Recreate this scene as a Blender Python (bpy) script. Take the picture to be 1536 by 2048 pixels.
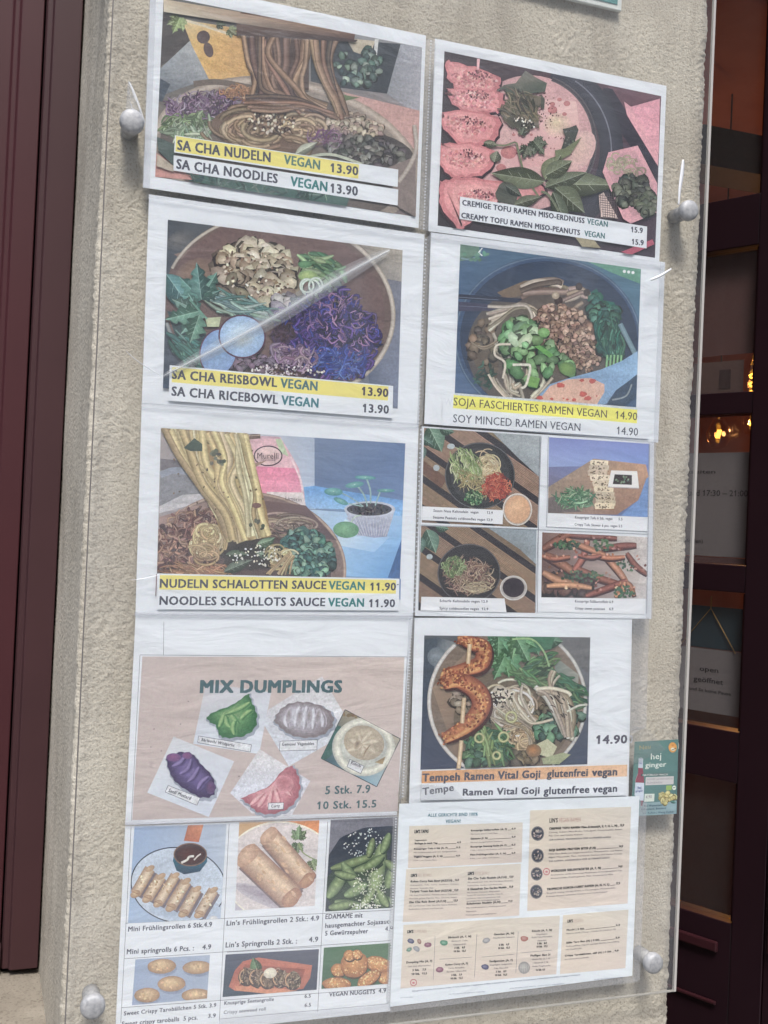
import bpy, math, random
import numpy as np
from mathutils import Vector

for o in list(bpy.data.objects): bpy.data.objects.remove(o)
scene = bpy.context.scene
COL = scene.collection
R = random.Random(7)

# ---------------------------------------------------------------- camera
CAM = np.array([0.0, -1.07, 1.50])
YAW, PITCH, ROLL, FPX = 0.33281461, 0.01094979, 0.04393578, 2100.0
def cam_basis():
    f = np.array([math.sin(YAW)*math.cos(PITCH), math.cos(YAW)*math.cos(PITCH), math.sin(PITCH)])
    r = np.cross(f, [0, 0, 1]); r /= np.linalg.norm(r); u = np.cross(r, f)
    return r*math.cos(ROLL)+u*math.sin(ROLL), u*math.cos(ROLL)-r*math.sin(ROLL), f
CR, CU, CF = cam_basis()
cd = bpy.data.cameras.new('camera'); cam = bpy.data.objects.new('camera', cd); COL.objects.link(cam)
from mathutils import Matrix
m = Matrix(((CR[0], CU[0], -CF[0], CAM[0]), (CR[1], CU[1], -CF[1], CAM[1]), (CR[2], CU[2], -CF[2], CAM[2]), (0, 0, 0, 1)))
cam.matrix_world = m
cd.sensor_fit = 'VERTICAL'; cd.sensor_height = 24.0; cd.lens = 24.0*FPX/2048.0
cd.clip_start = 0.01; cd.clip_end = 500
scene.camera = cam

# ---------------------------------------------------------------- world, sun, exposure
SUN_EL, SUN_AZ = math.radians(56), math.radians(-12)      # sun over the street, a little left of the wall's normal
w = bpy.data.worlds.new('World'); scene.world = w; w.use_nodes = True
nt = w.node_tree; bg = nt.nodes['Background']
sky = nt.nodes.new('ShaderNodeTexSky'); sky.sky_type = 'NISHITA'; sky.sun_disc = False
sky.sun_elevation = SUN_EL; sky.sun_rotation = math.radians(180) - SUN_AZ
sky.air_density = 1.0; sky.dust_density = 2.5; sky.ozone_density = 1.0
nt.links.new(sky.outputs[0], bg.inputs[0]); bg.inputs[1].default_value = 0.15
sl = bpy.data.lights.new('sun', 'SUN'); sun = bpy.data.objects.new('sun', sl); COL.objects.link(sun)
sl.energy = 1.6; sl.angle = math.radians(14); sl.color = (1.0, 0.985, 0.965)
sdir = Vector((math.sin(SUN_AZ)*math.cos(SUN_EL), -math.cos(SUN_AZ)*math.cos(SUN_EL), math.sin(SUN_EL)))
sun.rotation_euler = sdir.to_track_quat('Z', 'Y').to_euler(); sun.location = sdir*20
scene.view_settings.view_transform = 'Standard'; scene.view_settings.look = 'None'
scene.view_settings.exposure = 1.10; scene.view_settings.gamma = 1.0
scene.view_settings.use_curve_mapping = False
scene.render.engine = 'CYCLES'
scene.cycles.transparent_max_bounces = 20
scene.cycles.max_bounces = 5; scene.cycles.diffuse_bounces = 3; scene.cycles.glossy_bounces = 2; scene.cycles.transmission_bounces = 2

# ---------------------------------------------------------------- helpers
def ray(px, py):
    d = CF*FPX + CR*(px-768) - CU*(py-1024)
    return d
def at(px, py, y=0.0):
    """Point of the plane Y=y that is seen at pixel (px,py) of the photograph."""
    d = ray(px, py); t = (y-CAM[1])/d[1]
    return CAM + d*t
def lin(c):
    return [((v/255.0)/12.92 if v/255.0 <= 0.04045 else ((v/255.0+0.055)/1.055)**2.4) for v in c[:3]]
VEIL = (0.018, 0.020, 0.023); GAIN = (0.83, 0.84, 0.93)
def ink(c):
    g_ = 0.3*c[0]+0.59*c[1]+0.11*c[2]; k_ = -0.05 if c[2] >= c[0] else 0.15; c = tuple(v+(g_-v)*k_ for v in c[:3]); l = lin(c)
    return [min(0.86, max(0.004, (l[i]-VEIL[i])/GAIN[i])) for i in range(3)] + [1.0]

def mat(name, col=(0.5, 0.5, 0.5), rough=0.6, spec=0.4, metal=0.0, coat=0.0):
    m_ = bpy.data.materials.new(name); m_.use_nodes = True
    b = m_.node_tree.nodes['Principled BSDF']
    b.inputs['Base Color'].default_value = (*col[:3], 1); b.inputs['Roughness'].default_value = rough
    b.inputs['Specular IOR Level'].default_value = spec; b.inputs['Metallic'].default_value = metal
    b.inputs['Coat Weight'].default_value = coat
    return m_
def nodes(m_): return m_.node_tree.nodes, m_.node_tree.links
def add_noise_bump(m_, scale=40, strength=0.3, dist=0.001, detail=4, stretch=(1, 1, 1), colvar=None, warp=0.0):
    N, L = nodes(m_); b = N['Principled BSDF']
    tc = N.new('ShaderNodeTexCoord'); mp = N.new('ShaderNodeMapping'); mp.inputs['Scale'].default_value = stretch
    nz = N.new('ShaderNodeTexNoise'); nz.inputs['Scale'].default_value = scale; nz.inputs['Detail'].default_value = detail
    nz.inputs['Distortion'].default_value = warp
    L.new(tc.outputs['Object'], mp.inputs[0]); L.new(mp.outputs[0], nz.inputs['Vector'])
    bp = N.new('ShaderNodeBump'); bp.inputs['Strength'].default_value = strength; bp.inputs['Distance'].default_value = dist
    L.new(nz.outputs['Fac'], bp.inputs['Height']); L.new(bp.outputs[0], b.inputs['Normal'])
    if colvar:
        rp = N.new('ShaderNodeValToRGB'); rp.color_ramp.elements[0].color = (*colvar[0], 1); rp.color_ramp.elements[1].color = (*colvar[1], 1)
        rp.color_ramp.elements[0].position = 0.3; rp.color_ramp.elements[1].position = 0.7
        L.new(nz.outputs['Fac'], rp.inputs[0]); L.new(rp.outputs[0], b.inputs['Base Color'])
    return m_

def print_mat():
    """Ink on paper: colour comes from the printed artwork (colour attribute), surface wavy like paper in a sleeve."""
    m_ = mat('printed_paper', rough=0.5, spec=0.3); N, L = nodes(m_); b = N['Principled BSDF']
    at_ = N.new('ShaderNodeAttribute'); at_.attribute_name = 'ink'
    tc = N.new('ShaderNodeTexCoord')
    nz = N.new('ShaderNodeTexNoise'); nz.inputs['Scale'].default_value = 900; nz.inputs['Detail'].default_value = 2
    L.new(tc.outputs['Object'], nz.inputs['Vector'])
    mx = N.new('ShaderNodeMix'); mx.data_type = 'RGBA'; mx.blend_type = 'MULTIPLY'; mx.inputs['Factor'].default_value = 0.22
    L.new(at_.outputs['Color'], mx.inputs['A']); L.new(nz.outputs['Color'], mx.inputs['B'])
    hs = N.new('ShaderNodeMix'); hs.data_type = 'RGBA'; hs.blend_type = 'MULTIPLY'; hs.inputs['Factor'].default_value = 1.0
    hs.inputs['B'].default_value = (1.12, 1.12, 1.12, 1); L.new(mx.outputs['Result'], hs.inputs['A'])
    L.new(hs.outputs['Result'], b.inputs['Base Color'])
    mp = N.new('ShaderNodeMapping'); mp.inputs['Scale'].default_value = (0.35, 1, 1.0); L.new(tc.outputs['Object'], mp.inputs[0])
    n2 = N.new('ShaderNodeTexNoise'); n2.inputs['Scale'].default_value = 34; n2.inputs['Detail'].default_value = 4; n2.inputs['Distortion'].default_value = 0.6
    L.new(mp.outputs[0], n2.inputs['Vector'])
    bp = N.new('ShaderNodeBump'); bp.inputs['Strength'].default_value = 0.55; bp.inputs['Distance'].default_value = 0.0055
    L.new(n2.outputs['Fac'], bp.inputs['Height']); L.new(bp.outputs[0], b.inputs['Normal'])
    return m_
M_PRINT = print_mat()
def photo_mat():
    """Same stock, with the mottled tone of a photographic print."""
    m_ = M_PRINT.copy(); m_.name = 'printed_photo'; N, L = nodes(m_); b = N['Principled BSDF']; src = b.inputs['Base Color'].links[0].from_socket
    hs0 = src; tc = N.new('ShaderNodeTexCoord')
    for sc, lo, hi in ((75, 0.93, 1.07), (330, 0.86, 1.14), (800, 0.88, 1.12)):
        nz = N.new('ShaderNodeTexNoise'); nz.inputs['Scale'].default_value = sc; nz.inputs['Detail'].default_value = 2; nz.inputs['Distortion'].default_value = 0.5
        L.new(tc.outputs['Object'], nz.inputs['Vector']); mr = N.new('ShaderNodeMapRange'); mr.inputs['From Min'].default_value = 0.3; mr.inputs['From Max'].default_value = 0.7
        mr.inputs['To Min'].default_value = lo; mr.inputs['To Max'].default_value = hi; L.new(nz.outputs['Fac'], mr.inputs['Value'])
        vm = N.new('ShaderNodeVectorMath'); vm.operation = 'SCALE'; L.new(src, vm.inputs[0]); L.new(mr.outputs[0], vm.inputs['Scale']); src = vm.outputs[0]
    aa = N.new('ShaderNodeAttribute'); aa.attribute_name = 'ink'; fm = N.new('ShaderNodeMix'); fm.data_type = 'RGBA'
    L.new(aa.outputs['Alpha'], fm.inputs['Factor']); L.new(hs0, fm.inputs['A']); L.new(src, fm.inputs['B']); L.new(fm.outputs['Result'], b.inputs['Base Color']); return m_
M_PHOTO = photo_mat()

def clear_mat(name, milk=0.03, gloss=0.05, rough=0.05, bump=0.0, bscale=60, tint=(0.97, 0.98, 0.98), bdist=0.002, stretch=(1, 1, 1), warp=0.5, smear=0.0):
    """Thin clear plastic: light passes straight through, with Fresnel gloss and a little milkiness."""
    m_ = bpy.data.materials.new(name); m_.use_nodes = True; N, L = nodes(m_); N.remove(N['Principled BSDF'])
    out = N['Material Output']
    tr = N.new('ShaderNodeBsdfTransparent'); tr.inputs[0].default_value = (*tint, 1)
    gl = N.new('ShaderNodeBsdfGlossy'); gl.inputs['Roughness'].default_value = rough; gl.inputs['Color'].default_value = (1, 1, 1, 1)
    df = N.new('ShaderNodeBsdfDiffuse'); df.inputs[0].default_value = (0.8, 0.82, 0.85, 1)
    lw = N.new('ShaderNodeLayerWeight'); lw.inputs['Blend'].default_value = 0.5
    pw = N.new('ShaderNodeMath'); pw.operation = 'POWER'; pw.inputs[1].default_value = 5.0; L.new(lw.outputs['Facing'], pw.inputs[0])
    ma = N.new('ShaderNodeMath'); ma.operation = 'MULTIPLY_ADD'; ma.inputs[1].default_value = 0.95; ma.inputs[2].default_value = 0.035+gloss
    L.new(pw.outputs[0], ma.inputs[0])
    m1 = N.new('ShaderNodeMixShader'); m1.inputs[0].default_value = milk; L.new(tr.outputs[0], m1.inputs[1]); L.new(df.outputs[0], m1.inputs[2])
    m2 = N.new('ShaderNodeMixShader'); L.new(ma.outputs[0], m2.inputs[0]); L.new(m1.outputs[0], m2.inputs[1]); L.new(gl.outputs[0], m2.inputs[2])
    L.new(m2.outputs[0], out.inputs[0])
    if smear > 0:                                        # dust, smears and water marks
        tc = N.new('ShaderNodeTexCoord'); mp = N.new('ShaderNodeMapping'); mp.inputs['Scale'].default_value = (1, 1, 0.55)
        L.new(tc.outputs['Object'], mp.inputs[0]); acc = None
        for sc, k, p in ((4.5, smear, 2.0),):
            nz = N.new('ShaderNodeTexNoise'); nz.inputs['Scale'].default_value = sc; nz.inputs['Detail'].default_value = 3; nz.inputs['Distortion'].default_value = 1.0; L.new(mp.outputs[0], nz.inputs['Vector'])
            mr = N.new('ShaderNodeMapRange'); mr.inputs['From Min'].default_value = 0.35; mr.inputs['From Max'].default_value = 0.75; mr.inputs['To Max'].default_value = k; L.new(nz.outputs['Fac'], mr.inputs['Value'])
            ad = N.new('ShaderNodeMath'); ad.inputs[1].default_value = milk if acc is None else 0
            L.new(mr.outputs[0], ad.inputs[0]); 
            if acc is not None: L.new(acc, ad.inputs[1])
            acc = ad.outputs[0]
        L.new(acc, m1.inputs[0])
    if bump > 0:
        tc = N.new('ShaderNodeTexCoord'); mp = N.new('ShaderNodeMapping'); mp.inputs['Scale'].default_value = stretch
        nz = N.new('ShaderNodeTexNoise'); nz.inputs['Scale'].default_value = bscale; nz.inputs['Detail'].default_value = 2; nz.inputs['Distortion'].default_value = warp
        bp = N.new('ShaderNodeBump'); bp.inputs['Strength'].default_value = bump; bp.inputs['Distance'].default_value = bdist
        L.new(tc.outputs['Object'], mp.inputs[0]); L.new(mp.outputs[0], nz.inputs['Vector']); L.new(nz.outputs['Fac'], bp.inputs['Height'])
        L.new(bp.outputs[0], gl.inputs['Normal']); L.new(bp.outputs[0], lw.inputs['Normal'])
    return m_

def mesh_obj(name, verts, faces, material=None, parent=None, smooth=False, cols=None, kind=None):
    me = bpy.data.meshes.new(name)
    org = np.array(parent_world(parent)) if parent is not None else np.zeros(3)
    v = np.array(verts, dtype=np.float64)
    me.from_pydata([tuple(p) for p in v], [], [tuple(f) for f in faces]); me.update()
    if smooth: me.polygons.foreach_set('use_smooth', [True]*len(me.polygons))
    if cols is not None:
        ca = me.color_attributes.new('ink', 'FLOAT_COLOR', 'POINT')
        ca.data.foreach_set('color', np.array(cols, dtype=np.float32).ravel())
    if material: me.materials.append(material)
    o = bpy.data.objects.new(name, me); COL.objects.link(o)
    if parent is not None:
        o.parent = parent; o.location = tuple(-org)
    if kind: o['kind'] = kind
    return o
def parent_world(p):
    v = Vector((0, 0, 0))
    while p is not None: v = v + p.location; p = p.parent
    return v
def empty(name, loc, label=None, cat=None, group=None):
    e = bpy.data.objects.new(name, None); COL.objects.link(e); e.location = tuple(loc); e.empty_display_size = 0.05
    if label: e['label'] = label
    if cat: e['category'] = cat
    if group: e['group'] = group
    return e
def tag(o, label, cat, group=None):
    o['label'] = label; o['category'] = cat
    if group: o['group'] = group
    return o
def box_data(x0, x1, y0, y1, z0, z1):
    v = [(x, y, z) for x in (x0, x1) for y in (y0, y1) for z in (z0, z1)]
    f = [(0, 1, 3, 2), (4, 6, 7, 5), (0, 4, 5, 1), (2, 3, 7, 6), (0, 2, 6, 4), (1, 5, 7, 3)]
    return v, f
def box(name, x0, x1, y0, y1, z0, z1, material, parent=None, bev=0.0, **k):
    v, f = box_data(x0, x1, y0, y1, z0, z1); o = mesh_obj(name, v, f, material, parent, **k)
    if bev:
        b = o.modifiers.new('bevel', 'BEVEL'); b.width = bev; b.segments = 2
    return o

# gradient noise for real relief
_pr = np.random.RandomState(3); _perm = _pr.permutation(4096); _ang = _pr.rand(4096)*2*np.pi
def gnoise(x, y):
    xi = np.floor(x).astype(int); yi = np.floor(y).astype(int); xf = x-xi; yf = y-yi
    def g(ix, iy, fx, fy):
        a = _ang[_perm[(ix+_perm[iy & 4095]) & 4095]]; return np.cos(a)*fx+np.sin(a)*fy
    u = xf**3*(xf*(xf*6-15)+10); v = yf**3*(yf*(yf*6-15)+10)
    n0 = g(xi, yi, xf, yf)*(1-u)+g(xi+1, yi, xf-1, yf)*u; n1 = g(xi, yi+1, xf, yf-1)*(1-u)+g(xi+1, yi+1, xf-1, yf-1)*u
    return n0*(1-v)+n1*v

# ---------------------------------------------------------------- painter of the printed artwork
class Painter:
    def __init__(s, y): s.mot = 1.0; s.y = y; s.n = 0; s.V = []; s.F = []; s.C = []; s.cl = None; s.ox = s.oy = 0; s.s = 1.0; s.ht = None
    def view(s, ox, oy, sc=2.56): s.ox, s.oy, s.s = ox, oy, sc; return s
    def clip(s, q): s.cl = q; return s
    def _emit(s, pts, cols):
        if s.cl is not None:
            q = s.cl; ar = sum(q[i][0]*q[(i+1) % len(q)][1]-q[(i+1) % len(q)][0]*q[i][1] for i in range(len(q)))
            sg = 1 if ar > 0 else -1
            P = list(zip(pts, cols))
            for i in range(len(q)):
                a, b = q[i], q[(i+1) % len(q)]
                d = [sg*((b[0]-a[0])*(p[0][1]-a[1])-(b[1]-a[1])*(p[0][0]-a[0])) for p in P]
                if all(v >= 0 for v in d): continue
                o = []
                for j in range(len(P)):
                    k = (j+1) % len(P)
                    if d[j] >= 0: o.append(P[j])
                    if (d[j] >= 0) != (d[k] >= 0):
                        t = d[j]/(d[j]-d[k]); A, B = P[j], P[k]
                        o.append(((A[0][0]+(B[0][0]-A[0][0])*t, A[0][1]+(B[0][1]-A[0][1])*t), tuple(A[1][c]+(B[1][c]-A[1][c])*t for c in range(3))))
                P = o
                if len(P) < 3: return
            pts = [p[0] for p in P]; cols = [p[1] for p in P]
        b = len(s.V); y = s.y-s.n*1.0e-6
        for p, c in zip(pts, cols):
            s.V.append(at(s.ox+p[0]/s.s, s.oy+p[1]/s.s, y)); s.C.append(ink(c)[:3]+[s.mot*(0.0 if c[1] > 210 and c[0] > 205 and (c[2] > 228 or c[2] < 125) else 1.0)])
        s.F.append(tuple(range(b, b+len(pts))))
    def poly(s, pts, col):
        s.n += 1; cols = col if isinstance(col, list) else [col]*len(pts)
        s._emit(pts, cols)
    def quad(s, q, cols, n=6):
        s.n += 3; s.mot = 0.25
        def L(a, b, t): return tuple(a[i]+(b[i]-a[i])*t for i in range(len(a)))
        g = [[(L(L(q[0], q[1], i/n), L(q[3], q[2], i/n), j/n), L(L(cols[0], cols[1], i/n), L(cols[3], cols[2], i/n), j/n)) for i in range(n+1)] for j in range(n+1)]
        for j in range(n):
            for i in range(n):
                k = (g[j][i], g[j][i+1], g[j+1][i+1], g[j+1][i]); s._emit([p[0] for p in k], [p[1] for p in k])
        s.mot = 1.0
    def blob(s, cx, cy, rx, ry, col, edge=None, rot=0, jit=0.0, n=16, hx=-0.2, hy=-0.25):
        s.n += 1; edge = edge or col; ca, sa = math.cos(rot), math.sin(rot); P = []
        for i in range(n):
            a = i*2*math.pi/n; k = 1+R.uniform(-jit, jit)
            x, y = rx*k*math.cos(a), ry*k*math.sin(a); P.append((cx+x*ca-y*sa, cy+x*sa+y*ca))
        c0 = (cx+hx*rx*ca-hy*ry*sa, cy+hx*rx*sa+hy*ry*ca)
        for i in range(n):
            j = (i+1) % n; s._emit([c0, P[i], P[j]], [col, edge, edge])
    def line(s, pts, w, col, edge=None, smooth=True, taper=0.0, hl=0.0):
        s.n += 1; edge = edge or col
        if smooth and len(pts) > 2: pts = spline(pts)
        m_ = len(pts)-1; Lr = []
        for i, p in enumerate(pts):
            a = pts[max(0, i-1)]; b = pts[min(m_, i+1)]; dx, dy = b[0]-a[0], b[1]-a[1]; l = math.hypot(dx, dy) or 1
            t = i/max(1, m_); k = w/2*(1-taper*abs(2*t-1)**2); nx, ny = -dy/l*k, dx/l*k
            Lr.append(((p[0]+nx, p[1]+ny), (p[0]-nx*hl, p[1]-ny*hl), (p[0]-nx, p[1]-ny)))
        for i in range(m_):
            A, B = Lr[i], Lr[i+1]
            if edge == col: s._emit([A[0], B[0], B[2], A[2]], [col]*4)
            else:
                s._emit([A[0], B[0], B[1], A[1]], [edge, edge, col, col]); s._emit([A[1], B[1], B[2], A[2]], [col, col, edge, edge])
    def ring(s, cx, cy, rx, ry, wd, col, edge=None, a0=0, a1=360, rot=0, n=40):
        ca, sa = math.cos(rot), math.sin(rot); P = []
        for i in range(n+1):
            a = math.radians(a0+(a1-a0)*i/n); x, y = rx*math.cos(a), ry*math.sin(a); P.append((cx+x*ca-y*sa, cy+x*sa+y*ca))
        s.line(P, wd, col, edge, smooth=False)
    # --- food textures
    def shreds(s, reg, n, ln, wd, cols, bend=0.5, ang=None, dark=0.6):
        for _ in range(n):
            x, y = rpt(reg); a = R.uniform(0, 2*math.pi) if ang is None else ang+R.gauss(0, 0.35)
            l = ln*R.uniform(0.5, 1.3); b = R.uniform(-bend, bend)*l; c = jc(R.choice(cols))
            p = [(x-math.cos(a)*l/2, y-math.sin(a)*l/2), (x-math.sin(a)*b, y+math.cos(a)*b), (x+math.cos(a)*l/2, y+math.sin(a)*l/2)]
            s.line(spline(p, 3), wd*R.uniform(0.6, 1.3), c, mul(c, dark), smooth=False, taper=0.6)
    def chunks(s, reg, n, sz, cols, dark=0.62, asp=0.75):
        pts = sorted([rpt(reg) for _ in range(n)], key=lambda p: p[1])
        for x, y in pts:
            r = sz*R.uniform(0.6, 1.3); c = jc(R.choice(cols))
            s.blob(x, y+r*0.15, r*1.08, r*asp*1.1, mul(c, dark*0.8), mul(c, dark*0.6), R.uniform(0, 3), 0.2, 8)
            s.blob(x, y, r, r*asp, lgt(c, 0.15), mul(c, 0.8), R.uniform(0, 3), 0.25, 7)
    def dots(s, reg, n, r, cols):
        for _ in range(n):
            x, y = rpt(reg); s.blob(x, y, r*R.uniform(0.6, 1.3), r*R.uniform(0.5, 0.9), jc(R.choice(cols)), rot=R.uniform(0, 3), n=6)
    def nest(s, cx, cy, rx, ry, n, wd, cols, rot=0, dark=0.68):
        for _ in range(n):
            k = R.uniform(0.15, 1); ox = cx+R.gauss(0, rx*0.25); oy = cy+R.gauss(0, ry*0.25)
            a0 = R.uniform(0, 360); sp = R.uniform(60, 200); c = jc(R.choice(cols)); P = []
            for i in range(10):
                a = math.radians(a0+sp*i/9); x, y = rx*k*0.8*math.cos(a), ry*k*0.8*math.sin(a)
                P.append((ox+x*math.cos(rot)-y*math.sin(rot), oy+x*math.sin(rot)+y*math.cos(rot)))
            s.line(P, wd*R.uniform(0.8, 1.2), lgt(c, 0.1), mul(c, dark), smooth=False)
    def bunch(s, A, B, n, wd, cols, jit=0.02, dark=0.68):
        order = list(range(n)); R.shuffle(order)
        for k in order:
            t = (k+0.5)/n+R.gauss(0, 0.06); c = jc(R.choice(cols))
            P = [(a[0]+(b[0]-a[0])*t+R.gauss(0, jit), a[1]+(b[1]-a[1])*t+R.gauss(0, jit)) for a, b in zip(A, B)]
            s.line(P, wd*R.uniform(0.8, 1.25), lgt(c, 0.08), mul(c, dark*R.uniform(0.85, 1.12)), hl=R.uniform(-0.6, 0.6))
    def leaf(s, x, y, ln, wd, ang, col, vein=True, lobes=0):
        ca, sa = math.cos(ang), math.sin(ang); s.n += 1; n = 14; Lp = []; Rp = []
        for i in range(n+1):
            t = i/n; k = math.sin(math.pi*t**0.8)*wd/2*(1+(0.35*math.cos(t*lobes*2*math.pi) if lobes else 0)); xx = t*ln
            Lp.append((x+xx*ca+k*sa, y+xx*sa-k*ca)); Rp.append((x+xx*ca-k*sa, y+xx*sa+k*ca))
        M_ = [(x+i/n*ln*ca, y+i/n*ln*sa) for i in range(n+1)]; c1, c2 = lgt(col, 0.12), mul(col, 0.72)
        for i in range(n):
            s._emit([Lp[i], Lp[i+1], M_[i+1], M_[i]], [mul(c1, .8), mul(c1, .8), c1, c1]); s._emit([M_[i], M_[i+1], Rp[i+1], Rp[i]], [c2, c2, mul(c2, .8), mul(c2, .8)])
        if vein:
            v = lgt(col, 0.35); s.line([M_[0], M_[n//2], M_[n]], max(1.2, wd*0.03), v)
            for t in (0.25, 0.42, 0.6):
                p = (x+t*ln*ca, y+t*ln*sa)
                for sg in (-1, 1): s.line([p, (p[0]+wd*0.33*math.cos(ang+sg*0.8), p[1]+wd*0.33*math.sin(ang+sg*0.8))], max(1, wd*0.015), v)
    def parsley(s, x, y, sz, ang, col):
        for da, k in ((-1.25, .6), (1.25, .6), (-.65, .85), (.65, .85), (0, 1.0)):
            s.leaf(x, y, sz*k, sz*0.5*k, ang+da, jc(col, .1), lobes=4)
    def build(s, name, parent, material=None):
        o = mesh_obj(name, s.V, s.F, material or (M_PHOTO if 'photo' in name or 'artwork' in name else M_PRINT), parent, cols=s.C); s.V = []; s.F = []; s.C = []; s.cl = None; return o
def mul(c, k): return tuple(v*k for v in c)
def lgt(c, k): return tuple(v+(245-v)*k for v in c)
def jc(c, j=0.14):
    k = 1+R.uniform(-j, j); return tuple(max(0, min(250, v*k+R.uniform(-5, 5))) for v in c)
def spline(p, m_=6):
    o = []; n = len(p)
    for i in range(n-1):
        a, b, c, d = p[max(0, i-1)], p[i], p[i+1], p[min(n-1, i+2)]
        for k in range(m_):
            t = k/m_; o.append(tuple(0.5*((2*b[j])+(-a[j]+c[j])*t+(2*a[j]-5*b[j]+4*c[j]-d[j])*t*t+(-a[j]+3*b[j]-3*c[j]+d[j])*t**3) for j in (0, 1)))
    o.append(p[-1]); return o
def rpt(reg):
    if isinstance(reg, list):
        xs = [p[0] for p in reg]; ys = [p[1] for p in reg]
        while True:
            x, y = R.uniform(min(xs), max(xs)), R.uniform(min(ys), max(ys)); ins = False; j = len(reg)-1
            for i in range(len(reg)):
                if (reg[i][1] > y) != (reg[j][1] > y) and x < (reg[j][0]-reg[i][0])*(y-reg[i][1])/(reg[j][1]-reg[i][1])+reg[i][0]: ins = not ins
                j = i
            if ins: return x, y
    a = R.uniform(0, 2*math.pi); k = math.sqrt(R.random()); cx, cy, rx, ry = reg[:4]; r = reg[4] if len(reg) > 4 else 0
    x, y = rx*k*math.cos(a), ry*k*math.sin(a); return cx+x*math.cos(r)-y*math.sin(r), cy+x*math.sin(r)+y*math.cos(r)

# lettering -------------------------------------------------------
_fc = {}
def glyphs(txt, bold, spc=0.0):
    key = (txt, bold, spc)
    if key not in _fc:
        cu = bpy.data.curves.new('t', 'FONT'); cu.body = txt; cu.size = 1; cu.resolution_u = 2; cu.offset = bold
        cu.space_character = 1.0+spc
        ob = bpy.data.objects.new('t', cu); COL.objects.link(ob); bpy.context.view_layer.update()
        me = bpy.data.meshes.new_from_object(ob)
        v = np.array([p.co[:2] for p in me.vertices]); f = [tuple(p.vertices) for p in me.polygons]
        for i, ch in enumerate(txt):                      # the built-in 1 is a bare stroke: give it its flag
            if ch == '1' and len(v):
                H_ = glyphs('H', 0.0)[0][:, 1].max(); xr = v[:, 0].max() if i == len(txt)-1 else glyphs(txt[:i+1], bold, spc)[0][:, 0].max(); w1 = 0.088
                q = np.array([(xr-w1+.01, H_), (xr-w1-.13, H_-.15), (xr-w1-.13, H_-.25), (xr-w1+.01, H_-.14)]); f.append(tuple(range(len(v), len(v)+4))); v = np.vstack([v, q])
        bpy.data.objects.remove(ob); bpy.data.curves.remove(cu); bpy.data.meshes.remove(me); _fc[key] = (v, f)
    return _fc[key]
CAPH = None
class Letters:
    def __init__(s, y): s.y = y; s.V = []; s.F = []; s.C = []; s.ox = s.oy = 0; s.s = 1
    def view(s, ox, oy, sc=2.56): s.ox, s.oy, s.s = ox, oy, sc; return s
    def text(s, txt, x0, y0, x1, y1, h, col=(72, 76, 92), bold=0.016):
        """Baseline from (x0,y0) to (x1,y1), capital height h, all in photo pixels of the current view; laid flat on the sheet."""
        global CAPH
        if CAPH is None: hv = glyphs('H', 0.0)[0]; CAPH = float(hv[:, 1].max())
        v, f = glyphs(txt, 0.0, 0.09 if bold > 0.009 else (0.03 if bold > 0 else 0))
        if len(v) == 0: return
        A = at(s.ox+x0/s.s, s.oy+y0/s.s, s.y); B = at(s.ox+x1/s.s, s.oy+y1/s.s, s.y)
        H = at(s.ox+x0/s.s, s.oy+(y0-h)/s.s, s.y); hm = np.linalg.norm(H-A)
        d = B-A; L_ = np.linalg.norm(d); d /= L_; up = np.array([-d[2], 0, d[0]])
        mn, mx = v[:, 0].min(), v[:, 0].max(); b = len(s.V); c = ink(col)
        sh = [0.0] if bold <= 0 else ([(-bold, 0), (bold, 0)] if bold < .009 else [(-bold, -bold*.6), (bold, -bold*.6), (-bold, bold*.6), (bold, bold*.6), (0, 0)]); sh = [(0, 0)] if bold <= 0 else sh; k_ = hm/CAPH
        for j, (dx, dy) in enumerate(sh):
            b = len(s.V)
            for p in v:
                q = A+d*((p[0]-mn)/(mx-mn)*L_+dx*2.2*k_)+up*((p[1]+dy*1.9)/CAPH*hm); q = q-np.array([0, j*8e-7, 0]); s.V.append(q); s.C.append(c)
            s.F += [tuple(i+b for i in fc) for fc in f]
    def build(s, name, parent, material=None): return mesh_obj(name, s.V, s.F, material or M_PRINT, parent, cols=s.C) if s.V else None
DK = (74, 78, 94); TEAL = (58, 118, 124)
# ================================================================ SETTING
WX0, WX1, DEEP = 0.060, 0.756, 0.31
# ground: pavement sheet, kerb, road
M_PAVE = add_noise_bump(mat('pavement_stone', (0.3, 0.29, 0.28), 0.85), 30, 0.4, 0.002, colvar=((0.25, 0.245, 0.24), (0.38, 0.37, 0.35)))
M_ROAD = add_noise_bump(mat('asphalt', (0.05, 0.05, 0.05), 0.9), 60, 0.5, 0.003, colvar=((0.04, 0.04, 0.042), (0.07, 0.07, 0.07)))
o = mesh_obj('ground', [(-60, -60, -0.13), (60, -60, -0.13), (60, 60, -0.13), (-60, 60, -0.13)], [(0, 1, 2, 3)], M_ROAD, kind='structure')
box('pavement', -30, 30, -3.0, 0.6, -0.126, 0.0, M_PAVE, kind='structure')
box('kerb', -30, 30, -3.15, -3.002, -0.126, 0.004, mat('kerb_granite', (0.33, 0.33, 0.33), 0.8), kind='structure', bev=0.01)

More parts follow.
